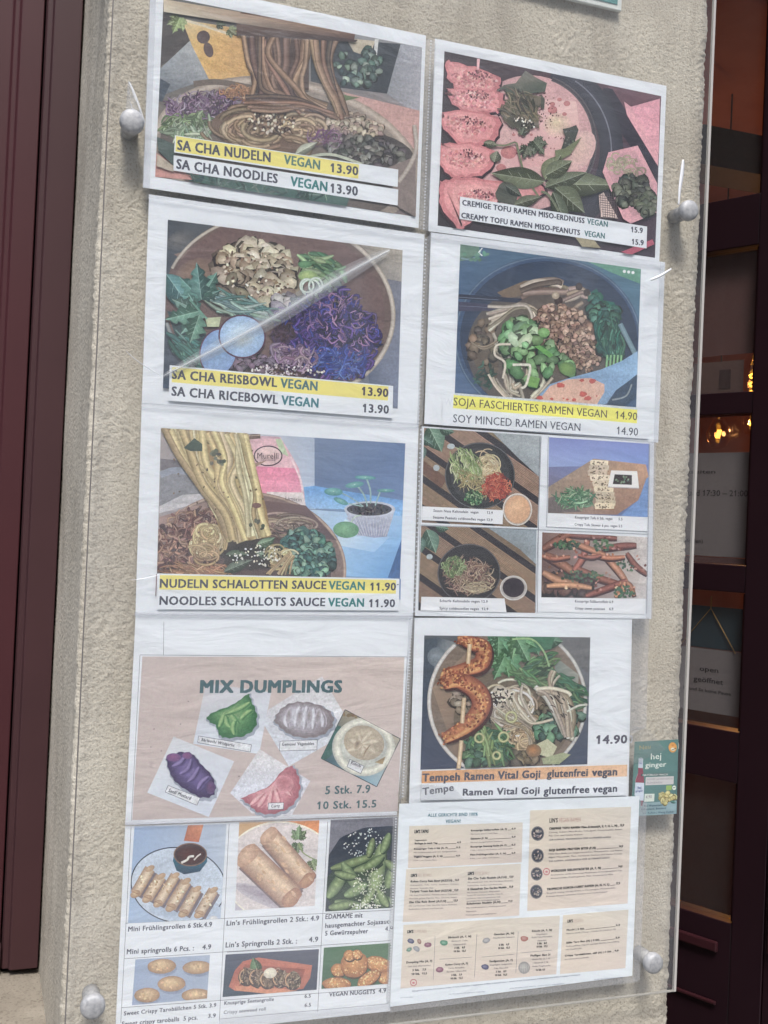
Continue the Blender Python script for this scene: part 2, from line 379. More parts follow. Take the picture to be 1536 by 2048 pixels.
# --- stucco pier: real relief on a swept profile (left reveal, rounded corner, front, right corner, right reveal)
def stucco_mat(name, c1, c2, fine, seed):
    m_ = mat(name, c1, 0.93, 0.15); N, L = nodes(m_); b = N['Principled BSDF']
    tc = N.new('ShaderNodeTexCoord')
    n1 = N.new('ShaderNodeTexNoise'); n1.inputs['Scale'].default_value = 7; n1.inputs['Detail'].default_value = 3; n1.inputs['Roughness'].default_value = 0.65
    n2 = N.new('ShaderNodeTexNoise'); n2.inputs['Scale'].default_value = fine; n2.inputs['Detail'].default_value = 2
    v = N.new('ShaderNodeTexVoronoi'); v.inputs['Scale'].default_value = fine*0.9
    for q in (n1, n2, v): L.new(tc.outputs['Object'], q.inputs['Vector'])
    rp = N.new('ShaderNodeValToRGB'); rp.color_ramp.elements[0].position = 0.32; rp.color_ramp.elements[1].position = 0.72
    rp.color_ramp.elements[0].color = (*c1, 1); rp.color_ramp.elements[1].color = (*c2, 1); L.new(n1.outputs['Fac'], rp.inputs[0])
    r2 = N.new('ShaderNodeValToRGB'); r2.color_ramp.elements[0].position = 0.30; r2.color_ramp.elements[1].position = 0.46
    r2.color_ramp.elements[0].color = (0.62, 0.6, 0.58, 1); r2.color_ramp.elements[1].color = (1, 1, 1, 1); L.new(n2.outputs['Fac'], r2.inputs[0])
    st = N.new('ShaderNodeTexNoise'); st.inputs['Scale'].default_value = 5; st.inputs['Detail'].default_value = 5; st.inputs['Distortion'].default_value = 2; st.inputs['Roughness'].default_value = 0.7
    sm = N.new('ShaderNodeMapping'); sm.inputs['Scale'].default_value = (1.6, 1.6, 0.45); L.new(tc.outputs['Object'], sm.inputs[0]); L.new(sm.outputs[0], st.inputs['Vector'])
    sr = N.new('ShaderNodeValToRGB'); sr.color_ramp.elements[0].position = 0.36; sr.color_ramp.elements[1].position = 0.56; sr.color_ramp.elements[0].color = (0.74, 0.73, 0.72, 1); L.new(st.outputs['Fac'], sr.inputs[0])
    m0 = N.new('ShaderNodeMix'); m0.data_type = 'RGBA'; m0.blend_type = 'MULTIPLY'; m0.inputs['Factor'].default_value = 0.7; L.new(rp.outputs[0], m0.inputs['A']); L.new(sr.outputs[0], m0.inputs['B'])
    mx = N.new('ShaderNodeMix'); mx.data_type = 'RGBA'; mx.blend_type = 'MULTIPLY'; mx.inputs['Factor'].default_value = 0.8
    L.new(m0.outputs['Result'], mx.inputs['A']); L.new(r2.outputs[0], mx.inputs['B']); L.new(mx.outputs['Result'], b.inputs['Base Color'])
    ad = N.new('ShaderNodeMath'); ad.operation = 'MULTIPLY_ADD'; ad.inputs[1].default_value = -0.5; L.new(v.outputs['Distance'], ad.inputs[0]); L.new(n2.outputs['Fac'], ad.inputs[2])
    bp = N.new('ShaderNodeBump'); bp.inputs['Strength'].default_value = 0.65; bp.inputs['Distance'].default_value = 0.0013
    L.new(ad.outputs[0], bp.inputs['Height']); L.new(bp.outputs[0], b.inputs['Normal'])
    return m_
M_STUCCO = stucco_mat('cream_stucco', (0.455, 0.415, 0.34), (0.585, 0.545, 0.455), 420, 1)
M_SAND = stucco_mat('sandy_stucco', (0.50, 0.46, 0.38), (0.62, 0.575, 0.48), 300, 2)

def pier(parent):
    prof = []; rad = 0.007
    for y in np.arange(DEEP, rad, -0.004): prof.append((WX0, y, -1, 0))
    for k in range(5): a = math.pi/2*k/4; prof.append((WX0+rad-rad*math.cos(a), rad-rad*math.sin(a), -math.cos(a), -math.sin(a)))
    for x in np.arange(WX0+rad+0.0016, WX1-rad, 0.0016): prof.append((x, 0, 0, -1))
    for k in range(5): a = math.pi/2*k/4; prof.append((WX1-rad+rad*math.sin(a), rad-rad*math.cos(a), math.sin(a), -math.cos(a)))
    for y in np.arange(rad+0.02, DEEP, 0.02): prof.append((WX1, y, 1, 0))
    prof = np.array(prof)
    zs = np.concatenate([np.arange(0.0, 0.86, 0.06), np.arange(0.86, 2.20, 0.0018), np.arange(2.2, 3.01, 0.05)])
    s = np.concatenate([[0], np.cumsum(np.hypot(np.diff(prof[:, 0]), np.diff(prof[:, 1])))])
    S, Z = np.meshgrid(s, zs); X = np.tile(prof[:, 0], (len(zs), 1)); Y = np.tile(prof[:, 1], (len(zs), 1))
    wx = gnoise(S*38+5, Z*38)*0.014; wz = gnoise(S*38+90, Z*38+40)*0.014
    a = gnoise((S+wx)*120, (Z+wz)*170); b_ = gnoise((S+wx)*240+7, (Z+wz)*290+3); c_ = gnoise(S*480, Z*520+9); d_ = gnoise(S*11+30, Z*9+3)
    ridge = 1-np.abs(a)*2.4
    patch = np.clip(0.75+1.4*gnoise(S*13+60, Z*10+20), 0.25, 1.3)
    h = 0.00058*ridge*patch+0.00055*b_*patch+0.0003*c_+0.0012*d_
    onrev = (Y > 0.02) & (X < 0.3)
    h = np.where(onrev, 0.0005*c_+0.0010*d_+0.0005*b_, h)
    corner = np.exp(-((X-WX0)/0.012)**2)*np.exp(-(Y/0.02)**2)
    h += corner*(0.0008*gnoise(S*130+3, Z*210+70)+0.0010*gnoise(S*60, Z*60)+0.0006)
    cr = np.exp(-((X-WX1)/0.012)**2)
    h += cr*(0.0012*gnoise(S*40+11, Z*95)+0.0016*gnoise(S*9+2, Z*22+8)+0.001*b_)
    X = X-np.where((Y > 0.008) & (X < 0.3), 0.0125*(Y-0.008)/0.282, 0.0)
    h = h*np.where(onrev, 1.2, 1.35)
    X = X+prof[:, 2]*h; Y = Y+prof[:, 3]*h
    n, m_ = S.shape; V = np.stack([X.ravel(), Y.ravel(), Z.ravel()], 1)
    i = np.arange(n*m_).reshape(n, m_)
    F = np.stack([i[:-1, :-1].ravel(), i[:-1, 1:].ravel(), i[1:, 1:].ravel(), i[1:, :-1].ravel()], 1)
    me = bpy.data.meshes.new('wall_face'); me.vertices.add(len(V)); me.vertices.foreach_set('co', V.ravel())
    me.loops.add(F.size); me.loops.foreach_set('vertex_index', F.ravel()); me.polygons.add(len(F))
    me.polygons.foreach_set('loop_start', np.arange(0, F.size, 4)); me.polygons.foreach_set('loop_total', np.full(len(F), 4))
    me.update(calc_edges=True); me.polygons.foreach_set('use_smooth', np.ones(len(F), bool))
    me.materials.append(M_STUCCO); me.materials.append(M_SAND)
    mi = ((Y[:-1, :-1] > 0.004) & (X[:-1, :-1] < 0.3)).astype(np.int32).ravel(); me.polygons.foreach_set('material_index', mi)
    me.validate()
    o = bpy.data.objects.new('stucco_face', me); COL.objects.link(o); o.parent = parent; o.location = -parent.location
    return o
wall = empty('house_wall', (0.4, 0.1, 0), 'rough cream stucco pier of the house between the dark window and the dark door', 'wall')
pier(wall)
M_PLAIN = stucco_mat('cream_stucco_far', (0.40, 0.36, 0.30), (0.50, 0.45, 0.37), 160, 3)
# facade round the pier (outside the frame except the window ledge)
SILLZ = 0.925
box('wall_below_window', -2.4, WX0-0.004, 0.003, DEEP, 0, SILLZ-0.04, M_PLAIN, wall)
box('wall_core', 0.058, 0.7565, DEEP+0.004, 0.52, 0, 2.999, M_PLAIN, wall)
box('wall_above_openings', -2.4, 3.4, 0.003, 0.52, 3.0, 6.0, M_PLAIN, wall)
box('wall_beyond_door', 1.95, 3.4, 0.003, DEEP, 0, 3.0, M_PLAIN, wall)
box('wall_beyond_window', -2.4, -1.6, 0.003, DEEP, SILLZ-0.04, 3.0, M_PLAIN, wall)
# ledge of the window, uneven plaster
def ledge():
    nx, ny = 90, 40; V = []; F = []
    for j in range(ny+1):
        for i in range(nx+1):
            x = -0.5+i/nx*(0.5+WX0+0.002); y = -0.03+j/ny*(DEEP+0.03)
            V.append((x, y, SILLZ-0.012*(1-j/ny)+0.0012*float(gnoise(np.array(x*60), np.array(y*60)))+(0.0035*max(0, float(gnoise(np.array(x*40+7), np.array(y*30)))) if j > ny-5 else 0)))
    for j in range(ny):
        for i in range(nx): a = j*(nx+1)+i; F.append((a, a+1, a+nx+2, a+nx+1))
    b = len(V)
    for i in range(nx+1): x, y, z = V[i]; V.append((x, y, SILLZ-0.038))
    for i in range(nx): F.append((i, b+i, b+i+1, i+1))
    return mesh_obj('window_ledge', V, F, stucco_mat('dirty_ledge_plaster', (0.24, 0.21, 0.17), (0.33, 0.30, 0.245), 300, 5), wall, smooth=True)
ledge()

# --- window on the left
def paint_mat(name, c, rough=0.45, sc=90, st=0.12):
    m_ = add_noise_bump(mat(name, c, rough, 0.35), sc, st, 0.001, stretch=(1, 1, 0.15)); N, L = nodes(m_); b = N['Principled BSDF']
    tc = N.new('ShaderNodeTexCoord'); nz = N.new('ShaderNodeTexNoise'); nz.inputs['Scale'].default_value = 9; nz.inputs['Detail'].default_value = 8
    L.new(tc.outputs['Object'], nz.inputs['Vector']); rp = N.new('ShaderNodeValToRGB')
    rp.color_ramp.elements[0].color = (c[0]*0.85, c[1]*0.85, c[2]*0.85, 1); rp.color_ramp.elements[1].color = (c[0]*1.18, c[1]*1.18, c[2]*1.18, 1)
    L.new(nz.outputs['Fac'], rp.inputs[0]); L.new(rp.outputs[0], b.inputs['Base Color']); return m_
M_MAROON = paint_mat('maroon_gloss_paint', (0.046, 0.018, 0.020), 0.55)
M_MAROON2 = paint_mat('maroon_inner_paint', (0.050, 0.012, 0.015), 0.55)
win = empty('window', (-0.4, 0.32, SILLZ), 'dark maroon painted window frame set deep left of the stucco wall', 'window')
def strip_profile(name, pts, z0, z1, material, parent):
    V = []; F = []
    for z in (z0, z1):
        for p in pts: V.append((p[0], p[1], z))
    n = len(pts)
    for i in range(n): F.append((i, (i+1) % n, n+(i+1) % n, n+i))
    F += [tuple(range(n))[::-1], tuple(range(n, 2*n))]
    o = mesh_obj(name, V, F, material, parent); b = o.modifiers.new('bevel', 'BEVEL'); b.width = 0.0012; b.segments = 2; return o
Z0 = SILLZ+0.008
strip_profile('frame', [(0.045, 0.292), (0.012, 0.292), (0.010, 0.298), (0.004, 0.298), (0.002, 0.304), (0.002, 0.36), (0.045, 0.36)], Z0, 3.0, M_MAROON, win)
strip_profile('sash', [(0.0, 0.306), (-0.026, 0.306), (-0.029, 0.311), (-0.034, 0.311), (-0.037, 0.316), (-0.085, 0.316), (-0.085, 0.35), (0.0, 0.35)], Z0+0.03, 2.95, M_MAROON2, win)
box('bottom_rail', -1.5, 0.0015, 0.296, 0.358, Z0-0.002, Z0+0.029, M_MAROON, win, bev=0.002)
box('sash_rail', -1.4, -0.0865, 0.312, 0.349, Z0+0.031, Z0+0.11, M_MAROON2, win, bev=0.002)
M_GLASS = clear_mat('window_glass', 0.0, 0.02, 0.01, tint=(0.55, 0.56, 0.56))
box('pane', -1.4, -0.086, 0.330, 0.334, Z0+0.111, 2.9, M_GLASS, win)
mesh_obj('dark_room', *box_data(-1.6, 0.057, 0.40, 1.6, 0.4, 3.0), mat('dark_interior', (0.02, 0.012, 0.012), 0.9), win)

# --- room behind the door
M_ROOM = add_noise_bump(mat('room_wall_paint', (0.45, 0.2, 0.15), 0.8), 5, 0.1, 0.002, colvar=((0.42, 0.17, 0.13), (0.52, 0.24, 0.18)))
room = empty('dining_room', (1.3, 2.0, 0), 'dim red-brown dining room seen through the door glass', 'room')
def inner_box(name, x0, x1, y0, y1, z0, z1, material, parent):
    v, f = box_data(x0, x1, y0, y1, z0, z1); f = [q[::-1] for i, q in enumerate(f) if i != 2]
    return mesh_obj(name, v, f, material, parent)
inner_box('room_walls', 0.765, 3.2, 0.45, 3.6, 0.002, 3.1, M_ROOM, room)
M_BEAM = mat('dark_beam', (0.028, 0.018, 0.02), 0.6)
box('ceiling_beam', 0.78, 3.1, 1.6, 1.75, 2.62, 2.74, M_BEAM, room)
box('counter', 1.5, 3.0, 2.4, 2.9, 0.01, 1.05, mat('counter_wood', (0.10, 0.035, 0.02), 0.5), room, bev=0.01)
box('wall_board', 1.9, 2.9, 3.52, 3.56, 1.5, 2.3, mat('menu_board', (0.025, 0.05, 0.07), 0.6), room)

# --- door leaf, standing open into the room (hinged on the right, near the street)
DU = np.array([-0.454, 0.891, 0.0]); DU /= np.linalg.norm(DU); DN = np.array([DU[1], -DU[0], 0.0])   # DU away from hinge; DN towards inside
if DN[1] > 0: DN = -DN                                                                             # DN faces the camera
DP = at(1530, 1000, 0.30); DP[2] = 0
def dbox(name, s0, s1, t0, t1, z0, z1, material, parent, bev=0.0015):
    V = []
    for s_ in (s0, s1):
        for t_ in (t0, t1):
            for z in (z0, z1): p = DP+DU*s_+DN*t_; V.append((p[0], p[1], z))
    f = box_data(0, 1, 0, 1, 0, 1)[1]
    o = mesh_obj(name, V, f, material, parent)
    if bev: b = o.modifiers.new('bevel', 'BEVEL'); b.width = bev; b.segments = 2
    return o
M_DOOR = paint_mat('door_oxblood_paint', (0.014, 0.005, 0.008), 0.35)
M_DOOR2 = paint_mat('door_moulding_paint', (0.032, 0.009, 0.012), 0.35)
door = empty('glazed_door', tuple(DP), 'dark oxblood glazed door standing open right of the stucco wall', 'door')
SR = 0.018; SL = 0.50
dbox('stile', -0.034, SR, -0.02, 0.02, 0.03, 2.75, M_DOOR, door)
dbox('stile', SL, SL+0.08, -0.02, 0.02, 0.03, 2.75, M_DOOR, door)
rails = [(2.655, 2.75), (1.968, 2.050), (1.700, 1.735), (1.415, 1.458), (1.115, 1.195), (0.03, 0.895)]
for a_, b_ in rails: dbox('rail', SR+0.0005, SL-0.0005, -0.018, 0.018, a_, b_, M_DOOR, door)
gaps = [(2.050, 2.655), (1.735, 1.968), (1.458, 1.700), (1.195, 1.415), (0.895, 1.115)]
M_DGLASS = clear_mat('door_glass', 0.01, 0.025, 0.02, tint=(0.94, 0.93, 0.93))
for a_, b_ in gaps:
    dbox('pane', SR+0.001, SL-0.001, -0.002, 0.002, a_+0.0005, b_-0.0005, M_DGLASS, door, bev=0)
    dbox('glazing_bead', SR+0.0006, SR+0.006, 0.0025, 0.012, a_+0.001, b_-0.001, M_DOOR2, door)
dbox('bottom_moulding', SR+0.02, SL-0.02, 0.0185, 0.026, 0.845, 0.862, M_DOOR2, door, bev=0.003)
dbox('bottom_moulding', SR+0.02, SL-0.02, 0.0185, 0.024, 0.762, 0.768, M_DOOR2, door, bev=0.002)
# second leaf on the right, with moulded panels
leaf2 = empty('side_door_panel', tuple(DP-DU*0.3), 'dark red panelled leaf with moulding at the right edge', 'door')
dbox('panel_board', -0.60, -0.0355, -0.02, 0.02, 0.03, 2.75, M_DOOR, leaf2)
def mould(z0, z1):
    for wd, t_, m_ in ((0.000, 0.028, M_DOOR2), (0.009, 0.034, M_DOOR)):
        s0 = -0.043-wd; s1 = -0.55+wd; a, b = z0+wd, z1-wd; k = 0.007
        for q in ((s0-k, s0, a, b), (s1, s1+k, a, b), (s1+k+0.0004, s0-k-0.0004, a, a+k), (s1+k+0.0004, s0-k-0.0004, b-k, b)):
            dbox('moulding', q[0], q[1], 0.0205, t_, q[2], q[3], m_, leaf2, bev=0.002)
mould(0.87, 1.10); mould(1.165, 2.6)
# --- house across the street (behind the camera; it is what the panel and the glass reflect)
M_OPP = add_noise_bump(mat('opposite_render', (0.36, 0.34, 0.31), 0.9), 3, 0.2, 0.004, colvar=((0.32, 0.30, 0.27), (0.40, 0.38, 0.35)))
opp = empty('opposite_house', (0, -14, 0), 'plain rendered town house across the street, seen only as reflections', 'building')
mesh_obj('wall', *box_data(-30, 30, -20, -14, -0.12, 13.0), M_OPP, opp)
M_OW = mat('opposite_window_glass', (0.10, 0.11, 0.12), 0.35); M_OF = mat('opposite_window_frame', (0.55, 0.55, 0.53), 0.6)
wv, wf = box_data(-0.55, 0.55, -0.03, 0.05, 0, 1.6); fv, ff = box_data(-0.65, 0.65, -0.03, 0.03, -0.1, 1.7)
wme = bpy.data.meshes.new('window_glass'); wme.from_pydata(wv, [], wf); wme.materials.append(M_OW)
fme = bpy.data.meshes.new('window_frame'); fme.from_pydata(fv, [], ff); fme.materials.append(M_OF)
for fl in range(4):
    for i in range(-8, 9):
        fo = bpy.data.objects.new('window', fme); COL.objects.link(fo); fo.parent = opp; fo.location = (i*2.6, 0, 1.0+fl*3.1)
        go = bpy.data.objects.new('pane', wme); COL.objects.link(go); go.parent = fo
# --- papers behind the door glass (drawn on the leaf's plane)
def dpt(px, py, t_):
    d = ray(px, py); P0 = DP+DN*t_; k = np.dot(P0-CAM, DN)/np.dot(d, DN); return CAM+d*k
def dsz(px, py, t_): q = dpt(px, py, t_); return float(np.dot(q-DP, DU)), float(q[2])
M_NOTE = add_noise_bump(mat('notice_paper', (0.19, 0.18, 0.18), 0.8, 0.2), 40, 0.2, 0.001)
def dtext(txt, s0, s1, z, h, t_, parent, col=(0.02, 0.02, 0.025), bold=0.012):
    v, f = glyphs(txt, bold); v2 = v; hv = glyphs('H', 0.0)[0][:, 1].max(); mn, mx = v[:, 0].min(), v[:, 0].max(); V = []
    for p in v:
        s_ = s0+(p[0]-mn)/(mx-mn)*(s1-s0); q = DP+DU*s_+DN*t_; V.append((q[0], q[1], z+p[1]/hv*h))
    return V, f
M_BLACKINK = mat('black_ink', (0.02, 0.02, 0.025), 0.6)
def dletters(lines, t_, parent, material=M_BLACKINK):
    for ln in lines:
        v, f = dtext(*ln, t_, parent); mesh_obj('lettering', v, f, material, parent)
TN = -0.006
def paper_on_door(name, label, s0, s1, z0, z1, lines, cat='notice', m_=None):
    p = DP+DU*((s0+s1)/2)+DN*TN; e = empty(name, (p[0], p[1], z0), label, cat)
    dbox('paper', s0, s1, TN-0.0006, TN, z0, z1, m_ or M_NOTE, e, bev=0)
    if lines: dletters(lines, TN+0.0004, e)
    return e
# hours notice
zt = 1.640; zb = 1.470
paper_on_door('opening_hours_notice', 'grey paper behind the door glass reading und 17:30 - 21:00', 0.022, 0.24, 1.470, 1.640, [
    ('Öffnungszeiten', 0.200, 0.088, 1.606, 0.006), ('11:30 - 15:00 und 17:30 – 21:00', 0.215, 0.031, 1.569, 0.0095), ('(Reservierung empfohlen)', 0.215, 0.105, 1.491, 0.006)])
e = paper_on_door('postcard', 'pale brown note card with a small dark picture below the upper door rail', 0.047, 0.135, 1.7365, 1.79, None, 'card', mat('card_brown', (0.11, 0.065, 0.055), 0.8))
dbox('picture', 0.068, 0.088, TN+0.0002, TN+0.0008, 1.745, 1.776, mat('card_picture', (0.04, 0.02, 0.02), 0.7), e, bev=0)
paper_on_door('brown_poster', 'plain reddish brown sheet behind the upper door pane', 0.022, 0.26, 1.800, 1.966, None, 'poster', mat('brown_sheet', (0.11, 0.05, 0.045), 0.8))
paper_on_door('menu_leaflet', 'small reddish leaflet under the opening hours notice', 0.024, 0.16, 1.4585, 1.4685, None, 'leaflet', mat('leaflet_red', (0.09, 0.04, 0.04), 0.8))
# open sign on a string
e = paper_on_door('open_sign', 'grey open geöffnet sign hanging on a yellow string behind the glass', 0.030, 0.150, 1.215, 1.318, [
    ('open', 0.102, 0.069, 1.281, 0.0078), ('geöffnet', 0.112, 0.060, 1.263, 0.0080), ('Fr und Sa keine Pause', 0.130, 0.046, 1.2475, 0.0050)], 'sign')
M_STRING = mat('yellow_string', (0.42, 0.26, 0.07), 0.8)
def tube(name, pts, r, material, parent, n=6):
    V = []; F = []; pts = [np.array(p, float) for p in pts]
    for i, p in enumerate(pts):
        d = pts[min(i+1, len(pts)-1)]-pts[max(i-1, 0)]; d /= np.linalg.norm(d); a = np.cross(d, [0.3, 0.2, 0.9]); a /= np.linalg.norm(a); b = np.cross(d, a)
        rr = r[i] if isinstance(r, (list, tuple)) else r
        for k in range(n): t_ = 2*math.pi*k/n; V.append(p+a*rr*math.cos(t_)+b*rr*math.sin(t_))
    for i in range(len(pts)-1):
        for k in range(n): k2 = (k+1) % n; F.append((i*n+k, i*n+k2, (i+1)*n+k2, (i+1)*n+k))
    F += [tuple(range(n))[::-1], tuple(range((len(pts)-1)*n, len(pts)*n))]
    return mesh_obj(name, V, F, material, parent, smooth=True)
def ds(s_, z, t_=TN+0.003): p = DP+DU*s_+DN*t_; return (p[0], p[1], z)
tube('string', [ds(0.140, 1.316), ds(0.085, 1.385), ds(0.040, 1.316)], 0.0009, M_STRING, e)
tube('string', [ds(0.085, 1.384), ds(0.085, 1.405)], 0.0009, M_STRING, e)
paper_on_door('dark_teal_poster', 'dark teal rectangular poster above the open sign behind the glass', 0.030, 0.125, 1.3195, 1.388, None, 'poster', mat('teal_poster', (0.01, 0.035, 0.05), 0.6))

# --- glowing filament bulbs in the room
M_FIL = bpy.data.materials.new('glowing_filament'); M_FIL.use_nodes = True
b_ = M_FIL.node_tree.nodes['Principled BSDF']; b_.inputs['Base Color'].default_value = (1, 0.5, 0.1, 1)
b_.inputs['Emission Color'].default_value = (1.0, 0.50, 0.07, 1); b_.inputs['Emission Strength'].default_value = 2.6
M_BULB = clear_mat('bulb_glass', 0.0, 0.04, 0.02, tint=(0.98, 0.9, 0.78)); M_SOCK = mat('lamp_socket', (0.03, 0.025, 0.02), 0.4)
def lathe(name, c, prof, material, parent, n=20, axis='Z'):
    V = []; F = []
    for r, z in prof:
        for k in range(n):
            a = 2*math.pi*k/n; x, y = r*math.cos(a), r*math.sin(a)
            V.append((c[0]+x, c[1]+y, c[2]+z) if axis == 'Z' else (c[0]+x, c[1]-z, c[2]+y))
    for i in range(len(prof)-1):
        for k in range(n): k2 = (k+1) % n; F.append((i*n+k, i*n+k2, (i+1)*n+k2, (i+1)*n+k))
    F += [tuple(range(n))[::-1], tuple(range((len(prof)-1)*n, len(prof)*n))]
    return mesh_obj(name, V, F, material, parent, smooth=True)
def bulb(px, py, y, label, kind):
    c = at(px, py, y); e = empty('pendant_bulb', tuple(c), label, 'light bulb', 'filament bulbs in the room')
    g = 0.055 if kind else 0.040
    if kind:
        pts = [(c[0]+0.014*math.cos(i*0.9), c[1]+0.014*math.sin(i*0.9), c[2]-0.036+i*0.0033) for i in range(22)]
        tube('filament', pts, 0.0026, M_FIL, e)
    else:
        for k in range(4):
            a = k*math.pi/2; tube('filament', [(c[0]-0.004+0.005*math.cos(a), c[1]+0.005*math.sin(a), c[2]-0.014), (c[0]+0.004+0.005*math.cos(a), c[1]+0.005*math.sin(a), c[2]+0.014)], 0.0035, M_FIL, e)
    lathe('bulb_glass', c, [(0.004, -g*1.3), (g*0.6, -g*1.15), (g*0.95, -g*0.5), (g, 0), (g*0.9, g*0.5), (g*0.5, g*1.2), (g*0.3, g*1.7)], M_BULB, e)
    lathe('socket', c, [(0.018, g*1.7), (0.02, g*2.4), (0.008, g*2.8)], M_SOCK, e)
    glow(c, e, 0.15 if kind else (0.3 if y < 2.2 else 3.0))
    tube('cord', [(c[0], c[1], c[2]+g*2.8), (c[0], c[1], 3.05)], 0.003, M_SOCK, e)
def glow(c, e_, p):
    l = bpy.data.lights.new('bulb_light', 'POINT'); l.energy = p; l.color = (1.0, 0.45, 0.14); l.shadow_soft_size = 0.02
    o = bpy.data.objects.new('bulb_light', l); COL.objects.link(o); o.location = (c[0], c[1]-0.07, c[2]); return o
bulb(1437, 868, 2.0, 'small glowing filament bulb, left one of the pair above the opening hours notice', 0)
bulb(1504, 844, 2.3, 'small glowing filament bulb, right one of the pair above the opening hours notice', 0)
bulb(1509, 766, 1.3, 'glowing spiral filament bulb highest at the right edge', 1)

# --- teal sign above
M_TEAL = add_noise_bump(mat('teal_sign', (0.075, 0.235, 0.225), 0.45), 20, 0.05, 0.001)
sg = at(1243, 22, -0.008); z1 = sg[2]; x1 = sg[0]
e = empty('teal_sign', (x1-0.3, -0.004, z1), 'teal sign board with white border cut off at the top', 'sign')
box('white_board', x1-0.6, x1, -0.008, -0.003, z1, z1+0.42, mat('sign_white', (0.62, 0.65, 0.62), 0.5), e, bev=0.0008)
box('teal_face', x1-0.594, x1-0.006, -0.0088, -0.0082, z1+0.006, z1+0.414, M_TEAL, e)

# --- clear panel on standoff bolts
PX0, PX1, PZ0, PZ1 = 0.0615, 0.7465, 0.970, 2.78
M_ACRYL = clear_mat('acrylic', 0.008, 0.004, 0.05, smear=0.04, bump=0.25, bscale=8, bdist=0.003, tint=(0.985, 0.985, 0.98))
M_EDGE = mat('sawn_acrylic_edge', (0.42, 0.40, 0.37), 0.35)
panel = empty('acrylic_guard', ((PX0+PX1)/2, -0.024, PZ0), 'large clear acrylic sheet bolted in front of the stucco wall over the menus', 'clear panel')
def sheet_quad(x0, x1, z0, z1, y): return [(x0, y, z0), (x1, y, z0), (x1, y, z1), (x0, y, z1)], [(0, 1, 2, 3)]
v, f = box_data(PX0+0.0012, PX1-0.0030, -0.0265, -0.0232, PZ0+0.0012, PZ1-0.001)
mesh_obj('acrylic_sheet', v, f, M_ACRYL, panel)
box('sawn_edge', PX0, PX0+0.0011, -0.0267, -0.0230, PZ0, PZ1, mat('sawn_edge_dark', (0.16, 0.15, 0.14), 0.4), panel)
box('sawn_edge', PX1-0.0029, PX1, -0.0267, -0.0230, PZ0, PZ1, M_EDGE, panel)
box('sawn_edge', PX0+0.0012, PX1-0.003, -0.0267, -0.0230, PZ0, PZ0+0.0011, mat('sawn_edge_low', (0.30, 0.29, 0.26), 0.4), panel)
M_STEEL = add_noise_bump(mat('brushed_steel', (0.3, 0.3, 0.3), 0.55, 0.4, 0.2), 260, 0.3, 0.0004, colvar=((0.27, 0.275, 0.28), (0.42, 0.42, 0.42)))
for (x, z, lb) in ((0.0845, 1.877, 'grey steel bolt with tape flap at the upper left'), (0.7175, 1.879, 'grey steel bolt right of the tofu ramen sheet'), (0.0865, 1.026, 'rounded steel bolt at the lower left'), (0.7110, 1.008, 'pale rounded bolt at the lower right'), (0.0855, 2.72, 'upper bolt'), (0.7175, 2.72, 'upper bolt')):
    c = (x, 0, z)
    bt = lathe('bolt', c, [(0.0114, 0.0265), (0.0118, 0.0280), (0.0118, 0.0320), (0.0110, 0.0343), (0.0085, 0.0356), (0.0045, 0.0363), (0.0008, 0.0365)], M_STEEL, panel, 28, 'Y')
    if z < 2.5: bt['label'] = lb
    lathe('barrel', c, [(0.0085, -0.002), (0.0085, 0.0225)], M_STEEL, bt, 20, 'Y')
# scratches that catch the light
M_SCR = clear_mat('scratched_acrylic', 0.55, 0.05, 0.3)
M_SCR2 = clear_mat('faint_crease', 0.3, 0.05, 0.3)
def scratch(pts, w0, w1, parent, name='scratch', mm=None, y=-0.0269):
    pts = spline(pts) if len(pts) > 2 else pts; V = []; F = []; n = len(pts)
    for i, p in enumerate(pts):
        a = pts[max(0, i-1)]; b = pts[min(n-1, i+1)]; dx, dy = b[0]-a[0], b[1]-a[1]; l = math.hypot(dx, dy) or 1; t_ = i/(n-1)
        k = (w0+(w1-w0)*t_)/2*max(0.08, math.sin(math.pi*min(1, max(0, t_)))**0.5)
        V += [at(p[0]-dy/l*k, p[1]+dx/l*k, y), at(p[0], p[1], y-0.0004), at(p[0]+dy/l*k, p[1]-dx/l*k, y)]
    for i in range(n-1): q = i*3; F += [(q, q+1, q+4, q+3), (q+1, q+2, q+5, q+4)]
    return mesh_obj(name, V, F, mm or M_SCR, parent, smooth=True)
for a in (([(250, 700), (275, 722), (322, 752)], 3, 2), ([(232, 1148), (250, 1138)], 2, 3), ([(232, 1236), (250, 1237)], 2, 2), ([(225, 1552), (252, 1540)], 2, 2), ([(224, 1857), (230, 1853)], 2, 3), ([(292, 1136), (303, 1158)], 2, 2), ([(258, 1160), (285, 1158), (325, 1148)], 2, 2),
          ([(288, 560), (310, 562)], 2, 1.5), ([(296, 768), (340, 748)], 4, 5), ([(286, 767), (296, 766)], 3, 3)): scratch(a[0], a[1]*.8, a[2]*.8, panel, mm=M_SCR2)
